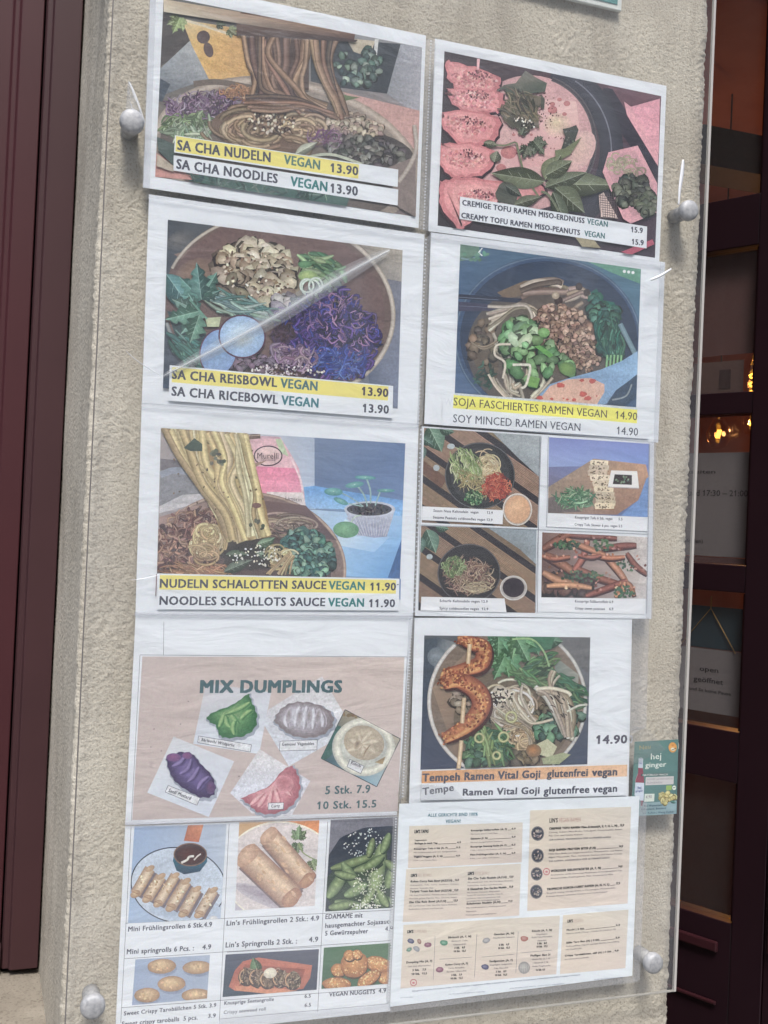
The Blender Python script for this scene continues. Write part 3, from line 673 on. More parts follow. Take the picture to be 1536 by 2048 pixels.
# ================================================================ MENU SHEETS
WHITE = (214, 220, 234); YEL = (222, 212, 118); BEIGE = (196, 184, 184)
M_SLEEVE = clear_mat('plastic_sleeve', 0.012, 0.0, 0.14, bump=0.6, bscale=26, bdist=0.006, tint=(0.985, 0.985, 0.99), stretch=(0.4, 1, 1.2), warp=1.0)
M_SEAM = clear_mat('sleeve_seam', 0.2, 0.01, 0.25, bump=0.6, bscale=60, bdist=0.004, tint=(0.95, 0.95, 0.96))
M_HOLE = mat('seam_holes', (0.62, 0.64, 0.66), 0.5)
def grid_sheet(name, q, y, parent, material, amp=0.0, nx=30, ny=44, seed=0.0, sc=(14, 62)):
    """A gently rippled sheet spanning the four photo-pixel corners q (TL,TR,BR,BL) on plane y."""
    A, B, C, D = [at(p[0], p[1], y) for p in q]; V = []; F = []
    for j in range(ny+1):
        for i in range(nx+1):
            u, v = i/nx, j/ny; P = (A*(1-u)+B*u)*(1-v)+(D*(1-u)+C*u)*v; V.append(P)
    V = np.array(V)
    if amp:
        n = gnoise(V[:, 0]*sc[0]+seed+50, V[:, 2]*sc[1]+seed*3)+0.5*gnoise(V[:, 0]*sc[0]*3+seed, V[:, 2]*sc[1]*2)
        V[:, 1] += -amp*0.5+amp*n
    for j in range(ny):
        for i in range(nx): a = j*(nx+1)+i; F.append((a, a+nx+1, a+nx+2, a+1))
    return mesh_obj(name, V, F, material, parent, smooth=True)
def vq(q, ox, oy, s=2.56): return [(ox+p[0]/s, oy+p[1]/s) for p in q]
class Sheet:
    def __init__(s, label, view, paper, y, edge=None, wcol=WHITE):
        s.view = view; s.y = y; q = vq(paper, *view); s.q = q
        b = at((q[2][0]+q[3][0])/2, (q[2][1]+q[3][1])/2, y)
        s.e = empty('menu_sheet', tuple(b), label, 'menu sheet', 'laminated menu sheets behind the clear panel')
        p = Painter(y+0.00006); p.view(*view); p.quad(paper, [wcol]*4, 3); p.build('paper', s.e)
        s.p = Painter(y-0.00002); s.p.view(*view); s.t = None
    def photo(s, q, bgc, name='food_photo'):
        s.p.cl = None; s.p.n = 4; s.p.quad(q, bgc if isinstance(bgc, list) else [bgc]*4); s.p.clip(q); return s.p
    def done(s, name='food_photo'): s.p.build(name, s.e)
    def letters(s):
        s.p.cl = None
        if s.t is None: s.t = Letters(0); s.t.view(*s.view)
        s.t.y = s.p.y-(s.p.n+6)*1e-6; s.mx = max(getattr(s, 'mx', 0), s.p.n); return s.t
    def low(s):
        T_ = s.letters(); T_.y = s.p.y-30e-6; return T_
    def finish(s, sleeve=None, seed=0.0, amp=0.0007, name='lettering', seams=()):
        if s.t: s.t.build(name, s.e)
        ys = s.p.y-(max(s.p.n, getattr(s, 'mx', 0))+10)*1e-6-0.0009
        if sleeve: grid_sheet('plastic_sleeve', vq(sleeve, *s.view), ys, s.e, M_SLEEVE, amp, seed=seed)
        for q in seams: grid_sheet('sleeve_seam', vq(q, *s.view), ys-0.0002, s.e, M_SEAM, 0.0002, 4, 30, seed)

# ---- 1: Sa Cha noodles (upper left)
S = Sheet('top left menu sheet with noodles lifted by chopsticks, captioned SA CHA NUDELN', (270, 0), [(82, -120), (1490, 182), (1452, 1168), (42, 960)], -0.0172)
P = S.photo([(147, -20), (1470, 243), (1437, 1110), (103, 905)], [(96, 98, 100), (150, 152, 160), (120, 108, 112), (120, 110, 105)])
P.poly([(130, 60), (250, 110), (290, 230), (130, 340)], (74, 70, 72)); P.poly([(120, 360), (290, 200), (380, 405), (240, 450), (110, 500)], [(130, 138, 150), (165, 170, 178), (140, 145, 155), (120, 125, 135), (90, 98, 110)])
P.poly([(110, 390), (180, 430), (140, 520), (110, 520)], (66, 76, 90))
P.poly([(240, 100), (560, 150), (610, 405), (380, 408), (290, 230)], [(206, 188, 150), (190, 150, 100), (186, 148, 96), (205, 165, 105), (208, 172, 110)])
P.line([(240, 100), (330, 125), (470, 170)], 14, (196, 186, 165)); P.blob(350, 190, 34, 34, (88, 76, 80)); P.blob(376, 255, 24, 40, (92, 78, 82), rot=-0.3)
P.parsley(230, 90, 90, 2.0, (150, 170, 115)); P.parsley(480, 150, 60, 0.6, (130, 145, 105)); P.parsley(420, 125, 50, 0, (90, 105, 90))
P.poly([(900, 190), (1360, 225), (1300, 480), (900, 430)], (66, 72, 80)); P.poly([(1080, 195), (1230, 210), (1200, 290), (1120, 265)], (182, 172, 158))
P.poly([(1360, 225), (1480, 245), (1460, 600), (1290, 480)], [(150, 154, 166), (156, 158, 170), (160, 160, 172), (138, 142, 152)]); P.poly([(1228, 200), (1248, 200), (1238, 290), (1222, 290)], (196, 198, 204))
P.chunks((1140, 350, 120, 100), 55, 24, [(86, 108, 104), (60, 78, 80), (110, 132, 124), (150, 168, 160)])
# bowl
P.blob(780, 790, 690, 390, (150, 140, 136), (142, 132, 128), rot=0.18, n=50)
P.poly([(1060, 470), (1470, 570), (1470, 820), (1380, 700)], (190, 152, 152)); P.blob(760, 800, 640, 330, (118, 108, 104), (96, 88, 88), rot=0.2, n=50)
P.ring(770, 795, 665, 365, 40, (186, 174, 168), (150, 138, 132), 178, 372, rot=0.19); P.poly([(103, 780), (210, 840), (400, 930), (100, 905)], (188, 138, 136))
P.line([(300, 430), (430, 420), (620, 455)], 30, (108, 98, 94)); P.poly([(1040, 480), (1150, 500), (1060, 520)], (96, 116, 84))
P.shreds((350, 545, 195, 72, -0.1), 300, 60, 8, [(132, 106, 140), (98, 76, 108), (176, 160, 182), (80, 66, 88), (150, 128, 158)])
P.shreds((525, 470, 85, 30), 60, 45, 8, [(186, 142, 112), (166, 122, 96)]); P.shreds((270, 640, 135, 55), 110, 60, 14, [(112, 138, 100), (138, 164, 120), (88, 112, 84), (170, 190, 160)]); P.shreds((280, 680, 110, 30), 30, 80, 16, [(176, 192, 176), (140, 165, 140)], 0.2)
P.blob(1200, 770, 230, 95, (60, 58, 62), (78, 74, 76), rot=0.18, n=24)
P.blob(700, 655, 310, 125, (96, 78, 70), (110, 90, 80), 0.05, n=30)
P.nest(600, 660, 190, 110, 60, 24, [(168, 142, 118), (138, 112, 92), (190, 166, 140), (156, 126, 104)], 0.1, 0.5); P.nest(850, 670, 170, 90, 52, 24, [(168, 142, 118), (138, 112, 92), (190, 166, 140), (156, 126, 104)], 0.2, 0.5)
P.dots((690, 630, 130, 60), 120, 9, [(60, 52, 50), (200, 192, 180), (80, 68, 64)])
P.chunks((1120, 640, 150, 60, 0.2), 110, 17, [(178, 160, 146), (196, 182, 168), (150, 126, 122)]); P.chunks((1190, 780, 215, 70, 0.18), 120, 24, [(82, 80, 82), (60, 60, 64), (104, 102, 100), (140, 140, 138)])
P.shreds((990, 700, 80, 25), 30, 70, 6, [(120, 84, 120), (160, 130, 160)]); P.leaf(820, 790, 130, 50, -0.5, (182, 190, 176)); P.line([(860, 810), (1000, 790), (1160, 840)], 14, (176, 184, 172))
# pulled noodles
nd = [(156, 124, 104), (124, 96, 82), (178, 146, 122), (106, 82, 74), (140, 108, 92)]
P.poly([(570, 180), (890, 200), (890, 460), (600, 460)], (78, 64, 62))
P.bunch([(555, 170), (575, 300), (595, 380), (600, 470), (560, 560)], [(900, 190), (895, 310), (860, 420), (900, 510), (1020, 560)], 19, 30, nd, 10, 0.5)
P.bunch([(610, 180), (640, 320), (610, 460), (700, 490), (800, 540)], [(720, 180), (700, 300), (830, 430), (880, 520), (960, 580)], 6, 27, nd, 12, 0.5)
P.bunch([(905, 190), (930, 320), (985, 440), (1020, 540), (1040, 600)], [(1050, 190), (1010, 290), (1010, 400), (1060, 500), (1085, 580)], 6, 29, nd, 8, 0.5); P.bunch([(600, 560), (750, 580), (900, 560), (1050, 600)], [(560, 500), (700, 500), (850, 520), (980, 580)], 8, 23, nd, 6, 0.5)
P.quad([(147, -4), (1130, 160), (1120, 210), (147, 60)], [(190, 176, 158), (126, 92, 80), (80, 62, 60), (204, 196, 182)], 8)
P.quad([(520, 120), (1140, 205), (1130, 216), (520, 180)], [(104, 84, 78), (70, 56, 56), (60, 52, 54), (88, 74, 72)], 4)
for i in range(14): P.line([(200+i*60, 22+i*10+R.uniform(-14, 14)), (330+i*60, 44+i*10+R.uniform(-14, 14))], 4, jc((170, 140, 120), .2), taper=0.8)
P.line([(540, 65), (800, 105), (1130, 160)], 7, (96, 70, 62)); P.line([(147, -12), (500, 40), (540, 48)], 6, (90, 92, 96))
P.poly([(280, 890), (1100, 1010), (1080, 1060), (700, 1000), (300, 930)], (72, 98, 96)); P.shreds((620, 960, 380, 30, 0.13), 60, 90, 10, [(88, 112, 110), (60, 84, 86), (110, 130, 128)], 0.2)
P.poly([(110, 700), (205, 740), (198, 850), (120, 770)], (78, 92, 92)); P.poly([(115, 790), (198, 850), (196, 880), (110, 850)], (176, 166, 156))
P.poly([(1290, 860), (1437, 800), (1437, 1110), (1348, 1060)], (128, 116, 116)); P.line([(1430, 640), (1440, 760), (1400, 860), (1349, 930)], 22, (182, 174, 170), (150, 140, 138))
P.poly([(205, 692), (1348, 868), (1345, 957), (200, 780)], WHITE); P.poly([(210, 696), (1147, 842), (1143, 915), (207, 775)], YEL); P.poly([(198, 795), (1348, 970), (1345, 1052), (197, 873)], WHITE)
T = S.letters()
T.text('SA CHA NUDELN', 218, 766, 692, 830, 50, DK); T.text('VEGAN', 763, 838, 945, 868, 46, (84, 116, 112)); T.text('13.90', 1003, 880, 1141, 898, 44, DK)
T.text('SA CHA NOODLES', 213, 862, 728, 938, 48, DK); T.text('VEGAN', 797, 951, 982, 980, 48, TEAL); T.text('13.90', 1003, 985, 1139, 1002, 46, DK)
S.done(); S.finish([(78, -120), (1492, 182), (1458, 1200), (38, 985)], 3, seams=([(75, -120), (110, -112), (75, 965), (38, 960)],))

# ---- 2: creamy tofu ramen (upper right)
S = Sheet('upper right menu sheet with pinkish tofu ramen, captioned CREMIGE TOFU RAMEN', (840, 0), [(77, 197), (1262, 440), (1225, 1342), (42, 1183)], -0.0168)
P = S.photo([(125, 262), (1235, 492), (1203, 1320), (90, 1155)], [(66, 60, 66), (92, 62, 78), (70, 64, 76), (60, 56, 62)])
P.poly([(960, 440), (1240, 490), (1220, 860), (1130, 760)], (106, 76, 90)); P.poly([(940, 450), (985, 455), (1220, 830), (1220, 960), (920, 520)], (52, 50, 62))
P.poly([(1075, 548), (1228, 505), (1222, 790)], [(224, 160, 182), (216, 152, 172), (218, 158, 176)]); P.poly([(1045, 520), (1085, 550), (1220, 790), (1218, 850), (1060, 590)], (218, 160, 176))
P.ring(620, 760, 360, 400, 120, (62, 64, 76), (52, 54, 64), -75, 60, rot=-0.1); P.ring(610, 770, 370, 410, 7, (112, 114, 128), None, -60, 30)
P.blob(560, 730, 335, 345, (208, 172, 176), (200, 156, 164), rot=0.1, n=50); P.ring(563, 730, 332, 345, 22, (60, 58, 66), (96, 92, 98), -75, 45, rot=0.08)
P.quad([(480, 500), (800, 520), (840, 860), (460, 850)], [(214, 176, 184), (220, 184, 186), (216, 168, 172), (206, 160, 168)], 8); P.blob(705, 640, 75, 65, (214, 198, 170), (214, 178, 178)); P.blob(820, 770, 70, 110, (206, 178, 172), (210, 172, 176), rot=0.5)
for (x, y, r) in ((678, 562, 25), (678, 533, 14), (714, 510, 12), (752, 530, 17), (740, 584, 12), (480, 690, 9), (570, 690, 8), (370, 700, 28), (415, 860, 26), (740, 862, 20), (455, 780, 42), (458, 804, 10), (620, 745, 20)): P.blob(x, y, r, r*0.8, (196, 130, 132), (178, 112, 120))
P.dots((600, 560, 120, 90), 60, 5, [(60, 40, 48), (90, 50, 60)]); P.dots((640, 720, 180, 120), 40, 4, [(120, 60, 70)])
# tofu pieces
tf = [([(135, 312), (250, 335), (400, 390), (408, 440), (385, 470), (320, 470), (210, 462), (140, 400)], 1), ([(145, 470), (150, 455), (330, 460), (410, 480), (430, 560), (380, 580), (235, 575), (140, 495)], 1), ([(108, 590), (120, 572), (300, 575), (400, 600), (400, 700), (340, 735), (215, 745), (110, 640)], 1), ([(105, 740), (150, 727), (330, 745), (382, 800), (370, 850), (290, 905), (180, 915), (105, 840)], 1), ([(100, 925), (200, 910), (420, 930), (640, 960), (560, 1020), (380, 1040), (230, 1160), (195, 1170), (110, 1060)], 1)]
for q, _ in tf:
    q = [(x+R.gauss(0, 5), y+R.gauss(0, 5)) for x, y in spline(q+[q[0]], 5)]
    cx = sum(p[0] for p in q)/len(q); cy = sum(p[1] for p in q)/len(q)
    P.poly([(cx+(x-cx)*1.05, cy+(y-cy)*1.08+8) for x, y in q], (60, 44, 54))
    for k, cc in ((1.0, (198, 124, 134)), (0.86, (214, 146, 154)), (0.6, (222, 160, 166))): P.poly([(cx+(x-cx)*k-4*(1-k)*10, cy+(y-cy)*k-(1-k)*20) for x, y in q], cc)
    P.dots((cx, cy-5, 90, 34, 0.15), 60, 14, [(206, 132, 142), (226, 170, 172), (216, 150, 156)])
    P.dots((cx, cy, 120, 44, 0.1), 130, 8, [(198, 126, 138), (224, 168, 170), (210, 144, 150), (188, 118, 130)])
    P.dots((cx+20, cy-25, 60, 22, 0.15), 34, 6, [(120, 70, 84), (70, 44, 56), (150, 100, 110)])
P.poly([(292, 300), (307, 302), (302, 358), (290, 355)], (222, 172, 184))
gr = [(92, 98, 88), (110, 112, 98), (74, 80, 74)]
P.poly([(385, 470), (430, 435), (490, 425), (540, 362), (600, 400), (650, 425), (640, 470), (560, 480), (470, 500), (430, 455)], [(112, 112, 106)]*5+[(84, 92, 86)]*5)
P.poly([(410, 560), (470, 490), (560, 480), (640, 500), (600, 560), (612, 660), (560, 630), (500, 660), (430, 620)], (112, 106, 96)); P.shreds((515, 560, 95, 85, 0.7), 110, 75, 9, [(84, 84, 74), (132, 122, 104), (100, 100, 88), (150, 138, 118)], 0.2, 0.8)
P.poly([(620, 480), (640, 510), (635, 560), (618, 550)], (80, 84, 80)); P.blob(515, 635, 65, 34, (70, 72, 64), (90, 88, 78), 0.3, 0.2); P.dots((530, 630, 60, 24, 0.3), 40, 6, [(220, 210, 200), (40, 36, 36)])
P.poly([(730, 660), (760, 655), (800, 640), (812, 665), (790, 730), (740, 790), (720, 770), (745, 700)], (64, 70, 66)); P.dots((765, 710, 30, 50), 16, 6, [(110, 116, 110), (40, 46, 44)]); P.poly([(690, 770), (740, 760), (830, 700), (770, 790), (700, 830)], (112, 122, 92))
P.parsley(520, 690, 45, -1.2, (96, 108, 90)); P.parsley(580, 720, 95, 0.9, (92, 106, 88)); P.parsley(550, 750, 70, 1.9, (88, 100, 82)); P.line([(610, 1010), (540, 900), (505, 780), (490, 730), (430, 745), (330, 735)], 10, (112, 122, 98)); P.leaf(325, 730, 80, 40, 0.2, (104, 112, 92)); P.leaf(380, 830, 60, 60, -1.3, (120, 128, 108))
for (x, y, l, wd, an, c) in ((640, 930, 280, 110, 3.3, (98, 110, 84)), (640, 920, 150, 110, -1.0, (112, 124, 90)), (640, 940, 370, 130, 0.02, (100, 112, 86)), (640, 960, 230, 80, -0.35, (92, 104, 82)), (690, 960, 200, 120, 0.7, (92, 104, 80)), (680, 980, 220, 80, 1.2, (84, 98, 80)), (640, 900, 160, 90, -0.5, (106, 118, 92))): P.leaf(x, y, l, wd, an, c)
P.blob(450, 990, 60, 60, (74, 80, 76), (86, 90, 84), 0, 0.2); P.leaf(440, 950, 100, 50, 0.6, (70, 80, 72)); P.leaf(480, 1050, 150, 60, -0.3, (96, 104, 84)); P.line([(620, 980), (660, 1000), (710, 1080)], 12, (110, 120, 100))
# side dish, napkin
P.poly([(935, 880), (965, 780), (1115, 745), (1215, 940), (1210, 1090), (1080, 1145), (1040, 1120)], [(214, 160, 176)]*7); P.poly([(955, 870), (980, 800), (1100, 770), (1195, 950), (1190, 1070), (1090, 1110)], (196, 150, 164))
for i in range(26): x, y = rpt((1050, 855, 90, 50, 0.3)); P.ring(x, y, R.uniform(14, 28), R.uniform(10, 22), 8, jc((176, 172, 150)), (120, 112, 104), 0, R.uniform(200, 360), rot=R.uniform(0, 3), n=14)
P.chunks((1090, 980, 90, 80, 0.8), 60, 27, [(92, 98, 90), (72, 78, 76), (116, 122, 108)]); P.chunks((1160, 1040, 50, 50), 24, 26, [(110, 116, 100), (88, 96, 84)])
P.poly([(915, 1000), (940, 985), (1015, 1120), (925, 1110)], (206, 184, 182))
for i in range(10): P.line([(912+i*3, 1000+i*12), (1000, 1010+i*12)], 3, (96, 84, 92))
for i in range(8): P.line([(925+i*11, 990), (925+i*12, 1120)], 3, (96, 84, 92))
P.poly([(780, 1195), (880, 1215), (925, 1270), (830, 1262)], (150, 142, 118)); P.poly([(1030, 1290), (1190, 1225), (1200, 1250), (1080, 1305)], (178, 88, 112))
P.poly([(205, 1006), (1163, 1160), (1160, 1272), (202, 1120)], WHITE)
T = S.letters()
T.text('CREMIGE TOFU RAMEN MISO-ERDNUSS', 217, 1050, 841, 1143, 27, DK, 0.02); T.text('VEGAN', 856, 1146, 960, 1163, 28, (70, 110, 118)); T.text('15.9', 1082, 1188, 1140, 1194, 27, DK, 0.02)
T.text('CREAMY TOFU RAMEN MISO-PEANUTS', 212, 1115, 818, 1204, 27, DK, 0.02); T.text('VEGAN', 842, 1208, 945, 1222, 28, (70, 110, 118)); T.text('15.9', 1086, 1250, 1144, 1257, 27, DK, 0.02)
S.done(); S.finish([(50, 190), (1270, 438), (1232, 1360), (20, 1200)], 9)

# ---- 3: Sa Cha rice bowl (left, second row)
S = Sheet('menu sheet with rice bowl of purple cabbage and radish slices, captioned SA CHA REISBOWL', (270, 380), [(72, 22), (1482, 228), (1452, 1200), (35, 1090)], -0.0176)
P = S.photo([(168, 152), (1370, 308), (1345, 1120), (143, 1015)], [(72, 78, 88), (160, 156, 152), (110, 118, 140), (66, 76, 92)])
P.poly([(1030, 260), (1370, 306), (1360, 480), (1150, 420)], [(140, 136, 134), (168, 162, 156), (150, 148, 150), (120, 118, 122)]); P.poly([(1150, 430), (1370, 470), (1350, 1120), (1200, 1000)], [(110, 112, 124), (116, 120, 136), (120, 130, 156), (90, 100, 124)])
P.blob(235, 255, 80, 50, (108, 108, 112), (80, 84, 92), -0.4); P.blob(735, 600, 592, 480, (118, 104, 104), (104, 88, 88), rot=0.15, n=60)
P.quad([(200, 330), (700, 170), (1250, 560), (1180, 900)], [(130, 112, 108), (118, 100, 98), (104, 82, 82), (90, 74, 80)], 8)
P.blob(720, 610, 560, 450, (120, 102, 102), (108, 88, 90), rot=0.15, n=60)
P.poly([(165, 620), (330, 640), (420, 900), (250, 880)], (64, 82, 88)); P.ring(735, 610, 590, 470, 24, (196, 188, 182), (142, 134, 132), -62, 80, rot=0.15, n=60); P.ring(735, 610, 590, 480, 16, (190, 184, 178), (140, 132, 130), 195, 262, rot=0.15); P.ring(735, 600, 590, 480, 20, (150, 154, 158), (100, 108, 116), 125, 160, rot=0.15)
P.blob(330, 470, 130, 120, (140, 116, 104), (120, 100, 96)); P.chunks((610, 470, 220, 150, 0.5), 40, 50, [(122, 108, 98), (96, 84, 80)])
tf = [(186, 172, 154), (206, 194, 176), (160, 142, 126), (216, 206, 190)]
P.chunks([(410, 400), (460, 325), (620, 262), (750, 310), (840, 390), (830, 470), (790, 560), (690, 610), (560, 540), (430, 470)], 115, 42, tf, 0.5, 0.8)
P.dots((620, 440, 190, 120, 0.4), 70, 9, [(120, 98, 82), (98, 80, 72), (226, 216, 200)])
P.chunks((760, 570, 60, 50), 10, 40, [(190, 188, 196), (150, 148, 160)])
g = [(104, 140, 112), (130, 166, 132), (84, 118, 100), (160, 190, 150)]
P.chunks((960, 420, 110, 70, 0.4), 26, 36, g, 0.6, 0.6); P.shreds((960, 400, 110, 60, 0.4), 26, 90, 26, g, 0.15, 0.3)
P.blob(885, 440, 50, 28, (170, 190, 130), (130, 160, 110)); P.blob(870, 380, 36, 18, (112, 152, 118), (84, 120, 96))
P.chunks((900, 560, 160, 60, -0.5), 34, 28, [(150, 164, 168), (116, 130, 140), (96, 120, 116)])
for r_ in ((900, 500, 46, 42), (880, 490, 34, 34), (925, 490, 34, 40)): P.ring(*r_, 11, (214, 226, 224), (160, 178, 176), n=24)
pu = [(84, 72, 142), (60, 52, 112), (106, 90, 160), (46, 42, 86), (128, 106, 160), (76, 84, 160)]
P.blob(990, 770, 250, 190, (54, 46, 88), (66, 56, 100), 0.3, 0.1, 24); P.shreds([(700, 640), (830, 590), (1050, 500), (1180, 600), (1240, 740), (1220, 850), (1150, 970), (960, 960), (800, 830)], 620, 66, 15, pu, 0.6, None, 0.5)
P.shreds((1050, 720, 170, 190), 90, 50, 8, [(150, 120, 168), (170, 140, 180), (40, 36, 70)]); P.shreds((1050, 880, 130, 70), 110, 70, 12, [(70, 90, 168), (54, 66, 136), (100, 120, 190)], 0.4)
P.shreds((790, 860, 130, 60), 90, 60, 18, [(150, 132, 158), (120, 102, 134), (170, 152, 172)]); P.chunks((600, 890, 110, 40), 40, 26, [(128, 112, 134), (104, 90, 112)]); P.blob(760, 740, 60, 50, (82, 66, 80), (76, 66, 90), 0, 0.2)
P.shreds((760, 730, 60, 45), 40, 40, 8, [(96, 76, 84), (70, 56, 70)]); P.dots((780, 930, 190, 40), 150, 7, [(210, 206, 210), (186, 176, 190), (60, 50, 70)])
for i in range(9): P.poly([(400+i*10, 560+i*6), (450+i*4, 515+i*6), (640+i*8, 580+i*12), (690, 650+i*2), (560, 650+i*2)], jc((128, 156, 162), .15))
P.shreds((540, 600, 150, 46, 0.3), 40, 170, 20, [(150, 178, 178), (120, 150, 152), (96, 130, 132), (170, 190, 186)], 0.1, 0.35)
P.shreds((300, 830, 120, 70, 0.6), 44, 130, 22, [(80, 124, 120), (60, 100, 100), (106, 146, 140)], 0.1, 0.5); P.poly([(360, 655), (440, 650), (430, 700), (370, 700)], (180, 190, 160))
tl = (88, 134, 134); P.leaf(160, 430, 260, 130, 0.95, (84, 132, 140)); P.parsley(340, 560, 190, -1.7, tl); P.parsley(330, 620, 180, 2.9, (104, 148, 136)); P.leaf(330, 640, 150, 100, 1.9, (96, 140, 126), lobes=4); P.line([(280, 560), (350, 640), (370, 660)], 10, (110, 150, 140))
P.blob(425, 830, 92, 118, (150, 178, 214), (128, 152, 196), 0.2, 0.0, 30); P.ring(425, 830, 92, 118, 7, (96, 66, 92), None, 60, 260, rot=0.2)
P.blob(548, 750, 118, 106, (186, 206, 228), (150, 176, 214), 0.2, 0.0, 34); P.ring(548, 750, 118, 108, 8, (92, 60, 84), None, rot=0.2); P.blob(560, 770, 60, 36, (196, 202, 206), (164, 186, 216), -0.4)
P.poly([(143, 960), (178, 965), (172, 1020), (140, 1015)], (62, 76, 96))
P.cl = None; P.poly([(178, 897), (1322, 1003), (1318, 1168), (172, 1078)], WHITE); P.poly([(190, 906), (1298, 1006), (1295, 1078), (188, 984)], YEL)
T = S.letters()
T.text('SA CHA REISBOWL', 190, 966, 725, 1008, 46, DK); T.text('VEGAN', 746, 1011, 932, 1027, 46, (80, 112, 124)); T.text('13.90', 1163, 1050, 1295, 1060, 42, (70, 66, 84))
T.text('SA CHA RICEBOWL', 188, 1052, 730, 1096, 46, DK); T.text('VEGAN', 750, 1098, 937, 1114, 46, (70, 118, 132)); T.text('13.90', 1168, 1137, 1298, 1145, 42, DK)
S.done()
S.finish([(62, 8), (1488, 222), (1460, 1215), (28, 1100)], 21, 0.0009, seams=([(66, 20), (1485, 226), (1483, 250), (64, 40)],))
# long glare streak across the sleeve, put in as nested milky white strips
yk = S.p.y-(S.mx+10)*1e-6-0.0022
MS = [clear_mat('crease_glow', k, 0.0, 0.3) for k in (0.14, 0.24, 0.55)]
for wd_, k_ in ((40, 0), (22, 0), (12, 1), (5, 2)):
    scratch([(326, 752), (440, 693), (545, 636), (620, 590), (700, 543), (780, 500)], wd_*.9, wd_, S.e, 'crease_glare', MS[k_], yk-(40-wd_)*0.00002)

# ---- 4: soy minced ramen (right, second row)
S = Sheet('menu sheet with soy mince ramen in a blue bowl, captioned SOJA FASCHIERTES RAMEN', (830, 460), [(82, 12), (1280, 165), (1245, 1088), (47, 992)], -0.0172)
P = S.photo([(232, 73), (1157, 200), (1132, 918), (203, 845)], [(74, 96, 124), (86, 118, 140), (76, 96, 128), (84, 104, 138)])
P.poly([(230, 70), (330, 85), (330, 120), (260, 155), (230, 160)], (100, 126, 118)); P.ring(270, 100, 66, 50, 9, (124, 148, 160), None, 0, 120); P.line([(345, 92), (325, 115), (345, 132)], 6, (214, 222, 228), smooth=False)
P.poly([(880, 160), (1157, 200), (1152, 275), (1000, 215)], (104, 148, 136)); P.dots((310, 130, 60, 30), 10, 14, [(96, 130, 120)])
for x in (1072, 1094, 1116): P.blob(x, 212+(x-1072)*0.14, 8, 8, (226, 230, 236))
P.blob(680, 560, 482, 425, (74, 92, 122), (66, 84, 114), 0.1, n=60); P.ring(680, 560, 474, 418, 10, (106, 126, 150), (76, 92, 118), rot=0.1, n=60); P.blob(685, 560, 455, 400, (62, 74, 94), (54, 66, 88), 0.1, n=60)
P.blob(650, 620, 385, 330, (112, 100, 90), (86, 82, 84), 0.1, n=50); P.poly([(420, 320), (560, 260), (700, 250), (600, 330), (460, 350)], (116, 100, 88)); P.poly([(290, 500), (380, 440), (440, 600), (420, 760), (330, 740), (280, 620)], (98, 88, 80))
P.chunks((350, 590, 70, 120), 30, 24, [(110, 96, 84), (90, 82, 76), (134, 116, 98)]); P.shreds((360, 740, 60, 60), 30, 40, 14, [(74, 104, 96), (54, 80, 76)])
P.poly([(222, 328), (560, 352), (520, 372), (222, 352)], (48, 54, 72)); P.poly([(222, 366), (430, 385), (460, 412), (222, 416)], (66, 68, 90)); P.line([(222, 344), (430, 358)], 4, (100, 108, 128)); P.line([(222, 388), (400, 398)], 3, (104, 108, 128))
mu = [(176, 158, 146), (150, 132, 122), (196, 180, 168), (124, 104, 96)]
P.bunch([(540, 300), (620, 262), (700, 262), (740, 270)], [(560, 345), (640, 320), (760, 315), (790, 330)], 6, 24, mu, 8); P.bunch([(760, 380), (810, 350), (860, 330), (890, 335)], [(790, 300), (830, 290), (870, 310), (900, 350)], 4, 24, mu, 8)
P.line([(860, 370), (820, 400), (815, 440)], 22, (170, 152, 138), (110, 96, 90)); P.blob(735, 362, 22, 22, (74, 60, 58), (52, 44, 46)); P.blob(720, 335, 20, 20, (200, 188, 172), (150, 136, 124)); P.blob(840, 290, 18, 20, (84, 74, 74), (60, 52, 54)); P.blob(880, 320, 18, 18, (70, 62, 62))
P.bunch([(380, 390), (470, 390), (560, 370), (600, 420), (600, 500)], [(380, 520), (430, 470), (500, 400), (580, 390), (640, 420)], 10, 15, [(196, 184, 168), (170, 156, 142), (212, 204, 190)], 6)
P.bunch([(450, 600), (410, 600), (440, 660), (470, 760), (460, 830)], [(400, 540), (430, 570), (480, 620), (520, 700), (560, 860)], 5, 14, [(204, 196, 184), (180, 168, 154)], 10)
P.bunch([(440, 720), (450, 780), (480, 830), (540, 850)], [(590, 690), (580, 760), (520, 800), (500, 780)], 7, 14, [(206, 198, 186), (182, 172, 158)], 6); P.bunch([(640, 740), (640, 790), (590, 850)], [(720, 770), (650, 830), (590, 870)], 4, 14, [(206, 198, 186)], 5); P.bunch([(360, 740), (400, 800), (450, 850)], [(420, 760), (440, 800), (500, 860)], 4, 12, [(188, 180, 168)], 4); P.bunch([(290, 580), (340, 605), (400, 600)], [(310, 600), (370, 590), (420, 560)], 3, 12, [(166, 146, 124)], 4)
P.blob(770, 560, 165, 170, (118, 94, 84), (104, 84, 78), 0.6, 0.1, 24)
P.chunks([(590, 500), (650, 400), (740, 370), (880, 440), (920, 560), (945, 660), (930, 715), (830, 720), (720, 600), (630, 560)], 330, 15, [(182, 148, 132), (154, 120, 106), (204, 172, 156), (128, 98, 88)], 0.5, 0.85)
sp = [(134, 180, 144), (156, 200, 162), (112, 156, 118), (184, 212, 180), (124, 164, 108)]
